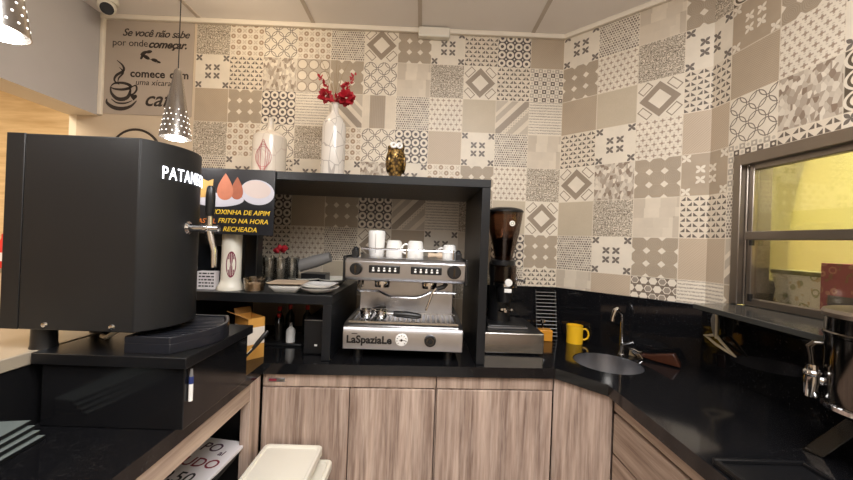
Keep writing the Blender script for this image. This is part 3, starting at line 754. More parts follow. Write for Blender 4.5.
# ------------------------------------------------------------------ menu sign hung on the shelf edge
t = thing('menu_sign', 'black food sign with yellow lettering hung from the shelf front', 'sign', (-.815, 1.529, .137))
g = G(); g.box(-.18, .168, 0, .006, -.141, .142); g.obj('sign_board', SIGNB, t, bevel=.001)
g = G()
def ell2(g, x, z, rx, rz, y, rot=0, n=32):
    q = [(x+rx*math.cos(2*PI*i/n)*math.cos(rot)-rz*math.sin(2*PI*i/n)*math.sin(rot), z+rx*math.cos(2*PI*i/n)*math.sin(rot)+rz*math.sin(2*PI*i/n)*math.cos(rot)) for i in range(n)]
    g._f([g.v((a, y, b)) for a, b in q]); return g
ell2(g, .094, .044, .074, .054, -.0006, -.12); ell2(g, -.07, .006, .108, .030, -.0008, .03)
g.obj('printed_plate', PLATEL, t, smooth=False, fix=False)
g = G(); ell2(g, .092, .057, .06, .038, -.0011, -.15); g.obj('printed_tapioca', FOODW, t, smooth=False, fix=False)
def drop(g, x, z, w, h, y):
    q = []
    for i in range(40):
        s = 2*PI*i/40; q.append((x+w*.62*math.sin(s)*math.sin(s/2)**1.1, z+h*(.5+.5*math.cos(s))))
    g._f([g.v((a, y, b)) for a, b in q])
g = G(); drop(g, .007, .010, .056, .098, -.0012); g.obj('printed_croquette', FOODB, t, smooth=False, fix=False)
g = G(); drop(g, -.044, .006, .074, .116, -.0014); g.obj('printed_croquette', FOODO, t, smooth=False, fix=False)
g = G(); g._f([g.v((a, -.0013, b)) for a, b in ((-.178, .010), (-.1, .018), (-.095, .095), (-.118, .085), (-.15, .098), (-.178, .09))]); g.obj('printed_pastry', FOODY, t, smooth=False, fix=False)
def stext(s, x, z, size, m, name, sh=.22, b=.0003, align='LEFT', y=-.0006, sp=1.0, par=None):
    g = G(); g.add_mesh(text_mesh(s, size, sh, b, .0003, align, sp), Matrix.Translation((x, y, z)) @ FRONT); return g.obj(name, m, par if par else t, smooth=False)
stext('5', -.166, -.042, .030, YINK, 'lettering'); stext('COXINHA DE AIPIM', .150, -.055, .0285, YINK, 'lettering', align='RIGHT')
stext('PASTEL', -.172, -.096, .0285, OINK, 'lettering'); stext('FRITO NA HORA', .145, -.092, .0285, YINK, 'lettering', align='RIGHT')
stext('A RECHEADA', .098, -.128, .0285, YINK, 'lettering', align='RIGHT')

# ------------------------------------------------------------------ things on the middle shelf
MS = -.252
def plate_sq(name, label, loc, rz, a, h, m, cat):
    t = thing(name, label, cat, loc, rz, None)
    g = G()
    def ring(w, z): return [g.v((x*w, y*w, z)) for x, y in sqr]
    sqr = []
    for cx, cy, s in ((1, -1, -PI/2), (1, 1, 0), (-1, 1, PI/2), (-1, -1, PI)):
        for i in range(6): u = s+PI/2*i/5; sqr.append((cx*.7+.3*math.cos(u), cy*.7+.3*math.sin(u)))
    R = [ring(a*.62, 0), ring(a*.7, .002), ring(a*.97, h*.8), ring(a, h), ring(a*.97, h), ring(a*.66, .006)]
    g._f(R[0][::-1]); g._f(R[-1]); n = len(sqr)
    for p, q in zip(R, R[1:]):
        for i in range(n): g._f([p[i], p[(i+1) % n], q[(i+1) % n], q[i]])
    g.obj('dish', m, t); return t
plate_sq('square_bowl', 'white square bowl under the beige tray on the middle shelf', (-.602, 1.605, MS), .1, .07, .032, WHITE, 'bowl')
plate_sq('serving_tray', 'beige square tray lying on a white bowl, middle shelf', (-.60, 1.605, MS+.034), .06, .078, .009, TRAYT, 'tray')
t = thing('oval_platter', 'wide white round platter at the bottom of the right hand dish stack', 'plate', (-.46, 1.615, MS))
g = G(); g.lathe([(0, 0), (.045, 0), (.06, .004), (.098, .022), (.1, .025), (.096, .025), (.058, .008), (0, .006)], seg=40, sx=.86); g.obj('dish', WHITE, t)
plate_sq('square_dish', 'white square dish on the round platter, right end of the middle shelf', (-.458, 1.605, MS+.026), -.05, .072, .014, WHITE, 'dish')
for i, x in enumerate((-.63, -.48)):
    t = thing('flat_platter', ['long pale platter at the back of the middle shelf, behind the beige tray', 'long pale platter at the back of the middle shelf near the coffee machine'][i], 'plate', (x, 1.94, MS), 0, None)
    g = G(); g.lathe([(0, 0), (.06, 0), (.07, .006), (.105, .026), (.106, .03), (.1, .03), (.066, .01), (0, .008)], seg=36, sx=.78 if i else 1.0); g.obj('dish', WPL, t)
# tumblers
def tumbler(loc):
    t = thing('glass_tumbler', '', 'glass', loc, 0, 'clear glasses standing on the middle shelf')
    g = G(); g.lathe([(0, 0), (.026, 0), (.028, .01), (.034, .135), (.032, .135), (.026, .014), (0, .012)], seg=28); g.obj('glass_body', GLASS, t)
    return t
glab = ['clear glass nearest the white cup dispenser, holding a red flower', 'second clear glass right of the white cup dispenser', 'clear glass in the middle of the shelf row, behind the tub', 'clear glass beside the stacked grey cups', 'clear glass furthest back in the glass row beside grey cups']
gp = [(-.86, 1.86), (-.79, 1.84), (-.728, 1.83), (-.675, 1.845), (-.70, 1.93)]
t0 = None
for i, (x, y) in enumerate(gp):
    if t0 is None: t0 = tumbler((x, y, MS)); t0['label'] = glab[0]
    else: dup(t0, (x, y, MS), 0, glab[i])
t = thing('artificial_flower', 'dark red artificial flower on a thin stem above the glasses', 'flower', (-.79, 1.93, MS))
g = G(); g.tube([(0, 0, 0), (.01, 0, .1), (.02, -.01, .165)], .003, 6); g.obj('stem', STEM, t)
g = G()
for i in range(9):
    a = i*2.4; r = .018+.004*(i % 3); g.ell((.02+r*math.cos(a), -.01+r*math.sin(a)*.6, .175+.012*math.sin(a*1.7)), (.017, .010, .012), 8, 6, Matrix.Rotation(a, 4, 'Y'))
g.obj('petals', RED, t)
# nested grey cups lying on their side
for i in range(4):
    t = thing('plastic_cup', ['grey plastic cup at the mouth end of the lying cup stack', 'second cup of the grey stack lying by the glasses', 'third cup of the grey stack lying by the glasses', 'grey plastic cup at the closed end of the lying cup stack'][i], 'cup', (-.655+.026*i, 1.90, MS+.0925+.0085*i), 0, 'grey plastic cups nested in a lying stack')
    mm = Matrix.Rotation(PI/2-.32, 4, 'Y')
    g = G(); g.lathe([(.034, 0), (.026, .09), (0, .09), (0, .088), (.024, .088), (.032, 0), (.034, 0)], seg=24, mat=mm); g.obj('cup_body', GREYP, t)
t = thing('plate_pile_stand', 'dark box holding up the lying grey cups behind the glasses', 'box', (-.59, 1.93, MS))
g = G(); g.box(-.05, .08, -.05, .05, 0, .055); g.obj('box_body', LACQ, t, bevel=.003)
# cup dispenser column
t = thing('cup_dispenser', 'white cup dispenser column with a red striped oval badge', 'dispenser', (-.858, 1.60, MS), .46)
g = G(); g.lathe([(0, 0), (.055, 0), (.055, .012), (.05, .02), (.043, .035), (.041, .05), (.041, .245), (.038, .252), (0, .254)], seg=36); g.obj('column', WPL, t)
g = G()
def curved_oval(g, rx, rz, zc, r, xs=None, n=28):
    c = [g.v((0 + r*math.sin(0), -r*math.cos(0), zc))]
    ring = []
    for i in range(n):
        x = rx*math.cos(2*PI*i/n); z = rz*math.sin(2*PI*i/n); a = x/r
        ring.append(g.v((r*math.sin(a), -r*math.cos(a), zc+z)))
    for i in range(n): g._f([c[0], ring[i], ring[(i+1) % n]])
curved_oval(g, .021, .058, .115, .0416); bo = g.obj('badge', MAGENTA, t, fix=False)
g = G()
for k in (-2, -1, 0, 1, 2):
    x = k*.0065; hgt = .05*math.sqrt(max(0, 1-(x/.021)**2)); rr = .0421; a0_ = (x-.0008)/rr; a1_ = (x+.0008)/rr
    g._f([g.v((rr*math.sin(a), -rr*math.cos(a), .115+z)) for a, z in ((a0_, -hgt), (a1_, -hgt), (a1_, hgt), (a0_, hgt))])
g.obj('badge_stripes', WPL, bo, fix=False)
t = thing('plastic_tub', 'small clear tub of pale brown powder on the middle shelf', 'tub', (-.745, 1.585, MS))
g = G(); g.lathe([(0, 0), (.041, 0), (.046, .058), (.048, .06), (.045, .06), (.0395, .003), (0, .003)], seg=32); g.obj('tub_body', AMBERP, t)
g = G(); g.lathe([(0, .003), (.039, .003), (.0415, .032), (.02, .036), (0, .036)], seg=32); g.obj('contents', TRAYT, t)
t = thing('label_box', 'small white box printed with black lines, left of the cup dispenser', 'box', (-.945, 1.59, MS), .1)
g = G(); g.box(-.045, .03, -.02, .02, 0, .08); g.obj('carton', PAPER, t, bevel=.001)
g = G()
for r in range(5):
    x = -.038
    while x < .02:
        w = random.uniform(.006, .018); g.box(x, min(x+w, .025), -.0206, -.02, .012+r*.014, .018+r*.014); x += w+.004
g.obj('print', BLACKI, t, smooth=False)
t = thing('dark_canister', 'dark canister with ridged side behind the white label box', 'canister', (-.95, 1.72, MS))
g = G(); g.lathe([(0, 0), (.045, 0)] + [(.045 + (.002 if i % 2 else 0), .01+.012*i) for i in range(14)] + [(.04, .19), (0, .19)], seg=28); g.obj('canister_body', PLB, t)
t = thing('dark_tin', 'tall dark box standing right of the white cup dispenser', 'box', (-.83, 1.75, MS))
g = G(); g.box(-.03, .03, -.03, .03, 0, .26); g.obj('tin_body', PLB, t, bevel=.004)

# ------------------------------------------------------------------ under the middle shelf
t = thing('carton', 'open yellow and white carton beside the riser box', 'carton', (-.724, 1.50, CT), math.atan2(.055, .046))
W, D, HH = .072, .13, .19
g = G(); g.box(0, W, 0, D, 0, .062); g.obj('carton_base', CARTY, t)
g = G(); g.box(0, W, 0, D, .062, .135); g.obj('carton_band', CARTW, t)
g = G()
for a, b, c, d in ((0, W, 0, .002), (0, W, D-.002, D), (0, .002, 0, D), (W-.002, W, 0, D)): g.box(a, b, c, d, .135, .175)
g.obj('carton_rim', CARTY, t)
g = G(); g.prism([(0, 0), (W, 0), (W, .03), (0, .03)], 0, .002, Matrix.Translation((0, D, .174)) @ Matrix.Rotation(1.0, 4, 'X')); g.prism([(-.04, 0), (0, 0), (0, D), (-.04, D)], 0, .002, Matrix.Translation((0, 0, .173)) @ Matrix.Rotation(.5, 4, 'Y')); g.obj('flap', CARTB, t)
t = thing('black_handled_tool', 'dark handled utensil leaning against the yellow carton', 'utensil', (-.665, 1.42, CT))
g = G(); g.tube([(-.055, -.02, .008), (-.02, -.0, .05), (.0, .012, .075)], .006, 8); g.obj('shaft', DSTEEL, t)
g = G(); g.tube([(-.002, .010, .073), (.012, .02, .095), (.036, .037, .13), (.042, .042, .139)], [.007, .009, .009, .005], 10); g.obj('handle', PLB, t)
t = thing('black_tray', 'small black tray under the bottles beneath the middle shelf', 'tray', (-.665, 1.80, CT))
g = G(); g.prism([(-.1, -.09), (.1, -.09), (.1, .13), (-.1, .13)], 0, .012); g.obj('tray_base', PLB, t, bevel=.003)
def bottle(label, loc, r, h, bm_, cm, name='syrup_bottle'):
    t = thing(name, label, 'bottle', loc, 0, 'small bottles under the middle shelf')
    g = G(); g.lathe([(0, 0), (r*.95, 0), (r, .006), (r, h*.58), (r*.9, h*.66), (r*.4, h*.78), (r*.36, h*.86), (0, h*.86)], seg=24); g.obj('bottle_body', bm_, t)
    g = G(); g.lathe([(0, h*.86), (r*.46, h*.86), (r*.46, h), (0, h)], seg=18); g.obj('cap', cm, t); return t
DGL = mat('dark_bottle_glass', (.02, .018, .016, 1), .08, var=.2)
bz = CT+.0125
bottle('dark bottle with red cap, leftmost under the middle shelf', (-.735, 1.86, bz), .022, .148, DGL, REDC)
bottle('dark bottle with red cap, second from left under the shelf', (-.69, 1.89, bz), .022, .155, DGL, REDC)
bottle('tall dark bottle with red cap behind the white bottle', (-.60, 1.89, bz), .022, .155, DGL, REDC)
bottle('dark sauce bottle with red cap in front of the row', (-.705, 1.78, bz), .02, .13, DGL, REDC)
t = bottle('small white bottle with a silver cap standing on the black tray', (-.632, 1.745, bz), .022, .095, WHITE, STEEL, 'white_bottle')
t = thing('salt_shaker', 'small grey shaker standing beside the black box, under the shelf', 'shaker', (-.545, 1.83, CT))
g = G(); g.lathe([(0, 0), (.02, 0), (.022, .05), (.018, .1), (0, .1)], seg=24); g.obj('shaker_body', GREYP, t)
g = G(); g.lathe([(0, .1), (.019, .1), (.019, .125), (.012, .135), (0, .137)], seg=24); g.obj('shaker_cap', STEEL, t)
t = thing('appliance_box', 'black appliance box with a thin silver edge, under the middle shelf', 'appliance', (-.47, 1.66, CT))
g = G(); g.box(-.05, .035, -.06, .3, .004, .16); g.obj('appliance_body', PLB, t, bevel=.003)
g = G(); g.box(-.05, .035, -.062, -.058, .155, .158); g.obj('edge_strip', STEEL, t)
g = G(); g.box(.0, .012, -.062, -.06, .04, .048); g.obj('indicator', WHITE, t)
for x in (-.03, .02):
    g = G(); g.box(x-.008, x+.008, -.04, .28, 0, .004); g.obj('foot', PLB, t)

# ------------------------------------------------------------------ vases and owl on the top shelf
TS = .279
t = thing('bottle_vase', 'squat cream bottle vase with a pink line drawing, on the top shelf', 'vase', (-.795, 1.80, TS))
g = G(); g.lathe([(0, 0), (.074, 0), (.08, .008), (.081, .19), (.078, .215), (.06, .235), (.022, .25), (.015, .262), (.013, .31), (.016, .315), (.011, .315), (.009, .26), (0, .26)], seg=40); g.obj('vase_body', VASEP, t)
g = G()
for k in range(4):
    pts = []
    for i in range(25):
        s = 2*PI*i/24; x = (.012+.009*k)*math.cos(s)+.004; z = .10+(.085-.012*k)*math.sin(s); a = x/.0825; pts.append((.0825*math.sin(a), -.0825*math.cos(a), z))
    g.tube(pts, .0011, 5)
g.obj('line_drawing', PINK, t)
t = thing('crackle_bottle_vase', 'tall grey crackle bottle vase holding red flowers, on the top shelf', 'vase', (-.472, 1.80, TS))
g = G(); g.lathe([(0, 0), (.053, 0), (.058, .006), (.059, .02), (.059, .27), (.055, .3), (.038, .33), (.022, .35), (.018, .365), (.0165, .40), (.02, .405), (.015, .405), (.012, .36), (0, .36)], seg=40); g.obj('vase_body', VASEM, t)
def leafquad(g, c, d, w, l, m):   # small bent petal
    d = d.normalized(); s = d.cross(Vector((0, -1, .2))).normalized(); up = s.cross(d)
    P = [c, c+d*l*.35+s*w-up*.002, c+d*l*.75+s*w*.8+up*.004, c+d*l+up*.006, c+d*l*.75-s*w*.8+up*.004, c+d*l*.35-s*w-up*.002]
    g._f([g.v(p) for p in P])
t = thing('red_flower_spray', 'red artificial flowers with dry twigs standing in the crackle vase', 'flowers', (-.472, 1.80, TS+.365))
g = G()
tw = [(-.01, .20), (.012, .24), (-.10, .30), (.06, .26), (-.05, .22), (.085, .14), (-.085, .13), (.0, .30)]
for x, z in tw: g.tube([(0, 0, 0), (x*.15, 0, z*.35), (x*.55, .01*math.sin(x*90), z*.7), (x, .01, z)], [.0025, .002, .0015, .0008], 6)
g.obj('twigs', STEM, t)
g = G(); rnd = random.Random(3)
for cx, cz_, R, n in ((-.05, .075, .034, 30), (.055, .07, .04, 36), (.0, .06, .03, 18), (-.072, .068, .02, 10), (.085, .068, .02, 12)):
    for i in range(n):
        a = rnd.uniform(0, 2*PI); b = rnd.uniform(-.9, 1.0); d = Vector((math.cos(a)*math.cos(b), math.sin(a)*math.cos(b)*.7, math.sin(b)))
        leafquad(g, Vector((cx, 0, cz_))+d*R*.2, d, R*.34, R*1.0, None)
g.obj('blossoms', RED, t, fix=False)
for sx, x0, z0, x1, z1 in ((-1, -.045, .115, -.085, .175), (1, .05, .11, .092, .185), (1, .035, .12, .06, .14)):
    g = G()
    for i in range(26):
        s = i/25; c = Vector((x0+(x1-x0)*s+rnd.uniform(-.006, .006), rnd.uniform(-.01, .01), z0+(z1-z0)*s+rnd.uniform(-.006, .006)))
        leafquad(g, c, Vector((rnd.uniform(-1, 1), rnd.uniform(-.5, .5), rnd.uniform(-.3, 1))), .0045, .015, None)
    g.obj('buds', RED, t, fix=False)
t = thing('owl_figurine', 'antique gold owl figurine with two pale eyes, on the top shelf', 'figurine', (-.142, 1.68, TS), .25)
g = G(); g.lathe([(0, 0), (.026, 0), (.03, .008), (.027, .016), (.034, .045), (.043, .085), (.045, .115), (.039, .14), (.034, .15), (.026, .156), (0, .158)], seg=32, sy=.8); g.obj('body', GOLD, t)
g = G()
for sx in (-1, 1):
    g.tube([(sx*.028, 0, .142), (sx*.034, .002, .165), (sx*.036, .004, .188 if sx > 0 else .166)], [.011, .007, .0015], 10)
g.obj('ear_tufts', GOLD, t)
for sx in (-1, 1):
    g = G(); g.lathe([(.006, 0), (.014, 0), (.0155, .004), (.012, .008), (.006, .006)], seg=24, mat=Matrix.Translation((sx*.0145-.004, -.028, .163)) @ RX); g.obj('eye_ring', WHITE, t)
g = G()
for sx in (-1, 1):
    g.ell((sx*.036, -.004, .085), (.013, .026, .05), 14, 10)
g.obj('wings', GOLD, t)
g = G()
pts = [(.004+.017*(1-i/30)*math.cos(i*.42), -.037, .105+.017*(1-i/30)*math.sin(i*.42)) for i in range(26)]
g.tube(pts, .0022, 6); g.obj('swirl', GOLD, t)
g = G()
for sx in (-1, 1):
    for k in (-1, 0, 1): g.ell((sx*.012+k*.006, -.026, .007), (.0035, .009, .006), 8, 6)
g.obj('claws', GOLD, t)

# ------------------------------------------------------------------ grinder on its steel drawer, rack, small things
t = thing('knock_drawer', 'low stainless steel knock drawer under the coffee grinder', 'drawer', (.458, 1.70, CT))
g = G(); g.box(-.15, .15, .008, .36, .012, .098); g.obj('drawer_body', DSTEEL, t, bevel=.004)
g = G(); g.box(-.148, .15, 0, .01, .005, .104); g.obj('drawer_front', STEELL, t, bevel=.008, bseg=3)
g = G(); g.box(-.15, .15, .004, .36, .098, .106); g.obj('drawer_top', PLB, t, bevel=.002)
for x in (-.13, .13):
    for y in (.03, .33):
        g = G(); g.lathe([(0, 0), (.012, 0), (.012, .013), (0, .013)], (x, y, 0), 14); g.obj('foot', PLB, t)
GZ = CT+.1065
t = thing('coffee_grinder', 'black coffee grinder with a smoky bean hopper on the steel drawer', 'coffee grinder', (.432, 1.86, GZ))
Z = lambda z: z-GZ
g = G(); g.box(-.085, .11, -.09, .13, 0, .02); g.obj('grinder_base', PLB, t, bevel=.006)
g = G(); g.box(-.088, .113, -.098, -.088, .004, .012); g.obj('base_trim', CHROME, t)
g = G(); g.lathe([(0, .02), (.062, .02), (.058, .05), (.055, .12), (.058, .24), (.064, .27), (.064, .32), (.055, .345), (0, .345)], (0, .05, 0), 32); g.obj('grinder_body', PLB, t)
g = G(); g.lathe([(0, Z(-.20)), (.05, Z(-.20)), (.056, Z(-.195)), (.056, Z(-.115)), (.05, Z(-.11)), (0, Z(-.11))], (.005, -.035, 0), 32); g.obj('doser', SMOKE, t)
g = G(); g.lathe([(.0, Z(-.222)), (.052, Z(-.222)), (.058, Z(-.215)), (.058, Z(-.20)), (0, Z(-.2))], (.005, -.035, 0), 32); g.obj('doser_ring', CHROME, t)
g = G(); g.lathe([(0, 0), (.02, 0), (.018, .012), (0, .014)], seg=20, mat=Matrix.Translation((.008, -.092, Z(-.195))) @ RX); g.box(-.012, .025, -.1, -.09, Z(-.245), Z(-.225)); g.obj('doser_badge', WHITE, t, bevel=.002)
g = G(); g.cyl((.06, -.05, Z(-.16)), (.06, -.05, Z(-.225)), .004); g.tube([(.055, -.05, Z(-.18)), (.09, -.07, Z(-.185)), (.098, -.075, Z(-.186))], [.006, .006, .009], 10); g.obj('doser_lever', CHROME, t)
g = G(); g.lathe([(0, Z(-.30)), (.032, Z(-.30)), (.046, Z(-.235)), (.05, Z(-.222)), (0, Z(-.222))], (.005, -.035, 0), 28); g.obj('chute', PLB, t)
g = G()
for sx in (-1, 1): g.tube([(sx*.014+.005, .0, Z(-.33)), (sx*.022+.005, -.05, Z(-.335)), (sx*.024+.005, -.095, Z(-.33))], .006, 8)
g.lathe([(.026, 0), (.034, 0), (.034, .01), (.026, .01)], (.005, -.06, Z(-.345)), 24); g.obj('fork', CHROME, t)
g = G(); g.lathe([(.046, Z(-.085)), (.05, Z(-.06)), (.058, Z(-.02)), (.078, Z(.06)), (.088, Z(.13)), (.092, Z(.172)), (.089, Z(.172)), (.085, Z(.13)), (.075, Z(.06)), (.055, Z(-.02)), (.047, Z(-.06)), (.043, Z(-.085))], (0, 0, 0), 40); hp = g.obj('hopper', SMOKE, t)
g = G(); g.lathe([(.0, Z(-.084)), (.044, Z(-.084)), (.048, Z(-.05)), (.058, Z(.0)), (.062, Z(.02)), (.04, Z(.03)), (0, Z(.035))], (0, 0, 0), 32); g.obj('coffee_beans', mat('coffee_beans', srgb(46, 30, 22), .5, var=.5, vscale=90, bump=.5), hp)
g = G(); g.lathe([(0, Z(.192)), (.06, Z(.19)), (.088, Z(.182)), (.095, Z(.174)), (.095, Z(.166)), (.09, Z(.164)), (0, Z(.168))], (0, 0, 0), 40); g.obj('hopper_lid', PLB, hp)
g = G(); g.cyl((0, 0, Z(-.05)), (0, 0, Z(.165)), .003); g.obj('hopper_rod', STEEL, hp)
g = G(); g.lathe([(0, 0), (.014, 0), (.014, .001), (0, .001)], seg=24, mat=Matrix.Translation((.018, -.0885, Z(.105))) @ Matrix.Rotation(-.12, 4, 'X') @ RX); lb = g.obj('hopper_badge', WPL, hp)
g = G(); g.lathe([(.006, 0), (.008, 0), (.008, .0006), (.006, .0006)], seg=20, mat=Matrix.Translation((.018, -.0898, Z(.105))) @ Matrix.Rotation(-.12, 4, 'X') @ RX); g.obj('hopper_badge_ring', INK, hp)
g = G(); g.lathe([(.046, Z(-.115)), (.062, Z(-.11)), (.062, Z(-.088)), (.05, Z(-.082)), (0, Z(-.082))], (0, .01, 0), 32); g.obj('hopper_collar', PLB, t)

t = thing('wire_rack', 'black and silver wire rack leaning against the granite splashback', 'rack', (.742, 2.085, CT))
g = G()
for x in (-.058, .058): g.tube([(x, -.05, .004), (x, -.0, .27)], .004, 8)
g.obj('rack_frame', PLB, t)
g = G()
for i in range(13):
    s = (i+.6)/13.2; g.tube([(-.06, -.054+.05*s, .27*s), (.06, -.054+.05*s, .27*s)], .0022, 6)
g.obj('rack_wires', STEEL, t)
t = thing('amber_tamper', 'amber wooden block with a small metal stem beside the wire rack', 'tamper', (.712, 1.985, CT), -.1)
g = G(); g.box(-.036, .036, -.03, .03, 0, .062); g.obj('block', AMBER, t, bevel=.004)
g = G(); g.tube([(-.015, 0, .06), (-.015, 0, .10), (-.014, -.004, .108), (.0, -.004, .108)], .006, 10); g.lathe([(0, .098), (.012, .1), (.012, .116), (0, .12)], (-.015, 0, 0), 18); g.obj('stem', CHROME, t)
t = mug('yellow ceramic mug with handle, beside the round sink', (.868, 1.955, CT), -.25, .044, .098, YELLOW, 1.0, taper=.97)
# sink, faucet
t = thing('sink', 'round stainless steel sink bowl set in the angled worktop', 'sink', (SC.x, SC.y, CT))
g = G(); g.lathe([(SR-.003, -.002), (SR-.003, -.012), (SR-.006, -.05), (SR-.02, -.11), (SR-.05, -.135), (.03, -.142), (0, -.142)], seg=56); g.obj('bowl', STEEL, t, fix=False)
g = G(); g.lathe([(0, -.139), (.026, -.139), (.03, -.142), (.03, -.1425)], seg=24); g.obj('drain', DSTEEL, t)
F = Vector((1.018, 1.757))
t = thing('faucet', 'slim chrome sink faucet with a side lever behind the sink', 'faucet', (F.x, F.y, CT), math.atan2(-MD.y*-1, MD.x)*1)
t.rotation_euler = (0, 0, -.78)
g = G(); g.lathe([(0, 0), (.017, 0), (.017, .006), (.0125, .012), (.0125, .02), (0, .02)], seg=24); g.obj('faucet_base', CHROME, t)
g = G(); g.tube([(0, 0, .018), (0, 0, .185), (0, -.004, .205), (-.012, -.02, .222), (-.022, -.04, .228)], [.0085, .0085, .0085, .009, .0095], 14); g.obj('neck', CHROME, t)
g = G(); g.tube([(-.014, -.028, .236), (-.022, -.042, .226), (-.03, -.05, .19), (-.031, -.052, .172)], [.007, .013, .012, .013], 16); g.obj('spout_head', CHROME, t)
g = G(); g.tube([(.004, 0, .055), (.02, -.012, .062), (.055, -.03, .082), (.062, -.032, .088)], [.010, .0065, .006, .008], 12); g.obj('lever', CHROME, t)
# brown varnished wooden piece with metal fitting
OB = P0 + MD*.0 + NM*.075
def pl(px): return px
t = thing('wooden_brush', 'brown varnished wooden handled brush with bright metal end, beside the sink', 'brush', (1.135, 1.665, CT), -.86)
g = G(); g.prism([(-.075, .026), (-.03, .03), (.072, .062), (.10, .004), (.03, .004), (-.02, .006), (-.055, .01)], -.016, .016, RX); g.obj('wooden_handle', BROWN, t, bevel=.005)
g = G(); g.tube([(-.12, -.0, .034), (-.09, -.012, .036), (-.07, -.018, .03), (-.055, -.019, .034)], .0055, 10); g.tube([(-.12, .0, .034), (-.1, -.01, .02), (-.075, -.018, .008), (-.05, -.02, .004)], .004, 8); g.tube([(-.07, -.02, .026), (-.06, -.021, .014), (-.052, -.021, .006)], .004, 8); g.box(-.1, -.06, -.012, .012, .02, .034); g.obj('metal_fitting', CHROME, t)
g = G()
for i in range(24): x = -.112+.05*(i % 12)/12; y = -.008+.016*(i//12); g.tube([(x, y, .03), (x-.004, y, .003)], .0016, 5)
g.obj('bristles', STEM, t)
# squeegee hung under the sill
sx_, sy_ = 1.272, 1.495
t = thing('squeegee', 'small sink squeegee with grey handle and cream blade, hung under the sill', 'squeegee', (sx_, sy_, -.39))
g = G(); g.tube([(.0, .0, .03), (0, .004, .065), (0, .006, .10), (0, .006, .128)], [.008, .014, .015, .008], 14); g.obj('handle', GREYP, t)
g = G(); g.tube([(-.004, -.006, .022), (-.006, -.009, .06), (-.006, -.009, .1), (-.004, -.004, .13)], .005, 8)
g.tube([(0, .0, .035), (-.004, .03, .025), (-.008, .052, .02), (-.002, .035, .012), (.0, .0, -.004), (.004, -.05, -.018), (.008, -.09, -.03)], [.006, .005, .004, .005, .006, .006, .003], 8)
g.tube([(0, .0, .035), (.0, -.03, .012), (.004, -.06, -.010), (.008, -.09, -.03)], [.007, .006, .005, .003], 8); g.obj('blade_head', CREAMT, t)
g = G(); g.tube([(.0, .006, .12), (0, .006, .138)], .003, 6); g.tube([(0, .006, .137), (.02, .006, .137), (.03, .006, .137)], .003, 6); g.obj('hook', CHROME, t)
# black tray on the right worktop
t = thing('black_tray', 'flat black tray on the right hand worktop under the drink dispenser tap', 'tray', (.86, .74, CT))
g = G(); g.box(-.11, .12, -.16, .14, 0, .008); g.obj('tray_base', LACQ, t, bevel=.003)
g = G()
for a, b, c, d in ((-.11, .12, .13, .14), (-.11, .12, -.16, -.15), (-.11, -.1, -.15, .13), (.11, .12, -.15, .13)): g.box(a, b, c, d, .008, .018)
g.obj('rim', LACQ, t, bevel=.002)
# drink dispenser
t = thing('drink_dispenser', 'polished steel drink dispenser with a tap on a splayed stand', 'drink dispenser', (1.128, .826, CT))
Z = lambda z: z-CT
g = G(); g.lathe([(0, Z(-.372)), (.095, Z(-.372)), (.108, Z(-.368)), (.11, Z(-.36)), (.11, Z(-.2)), (.113, Z(-.197)), (.113, Z(-.19)), (.11, Z(-.187)), (.11, Z(-.15)), (0, Z(-.15))], seg=56); g.obj('tank', TANKM, t)
g = G(); g.lathe([(.114, Z(-.15)), (.116, Z(-.14)), (.112, Z(-.132)), (.10, Z(-.128)), (0, Z(-.124)), (0, Z(-.15))], seg=56); ld = g.obj('lid', ALU, t)
g = G(); g.lathe([(0, 0), (.016, 0), (.014, .015), (.02, .022), (.018, .034), (0, .036)], (0, 0, Z(-.126)), 24); g.obj('lid_knob', PLB, ld)
g = G(); g.lathe([(.111, Z(-.38)), (.116, Z(-.375)), (.116, Z(-.365)), (.111, Z(-.362))], seg=56); g.lathe([(0, Z(-.40)), (.07, Z(-.4)), (.1, Z(-.385)), (.112, Z(-.372)), (0, Z(-.372))], seg=56); g.obj('base_ring', CHROME, t)
for k, a in enumerate((PI+.35, PI-1.2, .35, -1.2)):
    mm = Matrix.Rotation(a, 4, 'Z') @ Matrix.Rotation(PI/2, 4, 'X')
    g = G(); g.prism([(.02, .138), (.055, .142), (.15, 0), (.105, 0)], -.008, .008, mm); g.obj('leg', DSTEEL, t, bevel=.002)
ta = math.atan2(.62, -.78); ca, sa = math.cos(ta), math.sin(ta)
Q = lambda r, w, z: (ca*r-sa*w, sa*r+ca*w, Z(z))
g = G(); g.cyl(Q(.108, 0, -.32), Q(.128, 0, -.32), .012); g.tube([Q(.128, 0, -0.282), Q(.128, 0, -0.320), Q(.13, 0, -0.365)], [.013, .017, .013], 16); g.ell(Q(.128, 0, -0.305), (.019, .019, .014)); tp = g.obj('tap', CHROME, t)
g = G(); g.tube([Q(.128, 0, -0.288), Q(.13, 0, -0.260), Q(.134, .004, -0.235), Q(.126, .006, -0.225), Q(.112, .006, -0.223)], [.008, .007, .009, .008, .006], 12); g.obj('tap_lever', DSTEEL, tp)

# ------------------------------------------------------------------ left open shelf: price board; white bins on the floor
t = thing('price_board', 'white handwritten price board lying in the open shelf under the left worktop', 'sign', (-.80, 1.30, -.848), -.16)
t.rotation_euler = (.10, .0, -.16)
g = G(); g.box(-.17, .115, -.24, .125, 0, .012); g.obj('board', PAPER, t, bevel=.001)
def htext(s, x, y, size, m, par):
    g = G(); g.add_mesh(text_mesh(s, size, .12, .0004, .0003), Matrix.Translation((x, y, .0125))); return g.obj('handwriting', m, par, smooth=False)
htext('PO', -.035, .055, .062, PURP, t); htext('al', .055, .04, .034, PURP, t); htext('MIUDO', -.11, -.025, .062, MAROON, t); htext('0,50', -.06, -.10, .068, BLACKI, t)

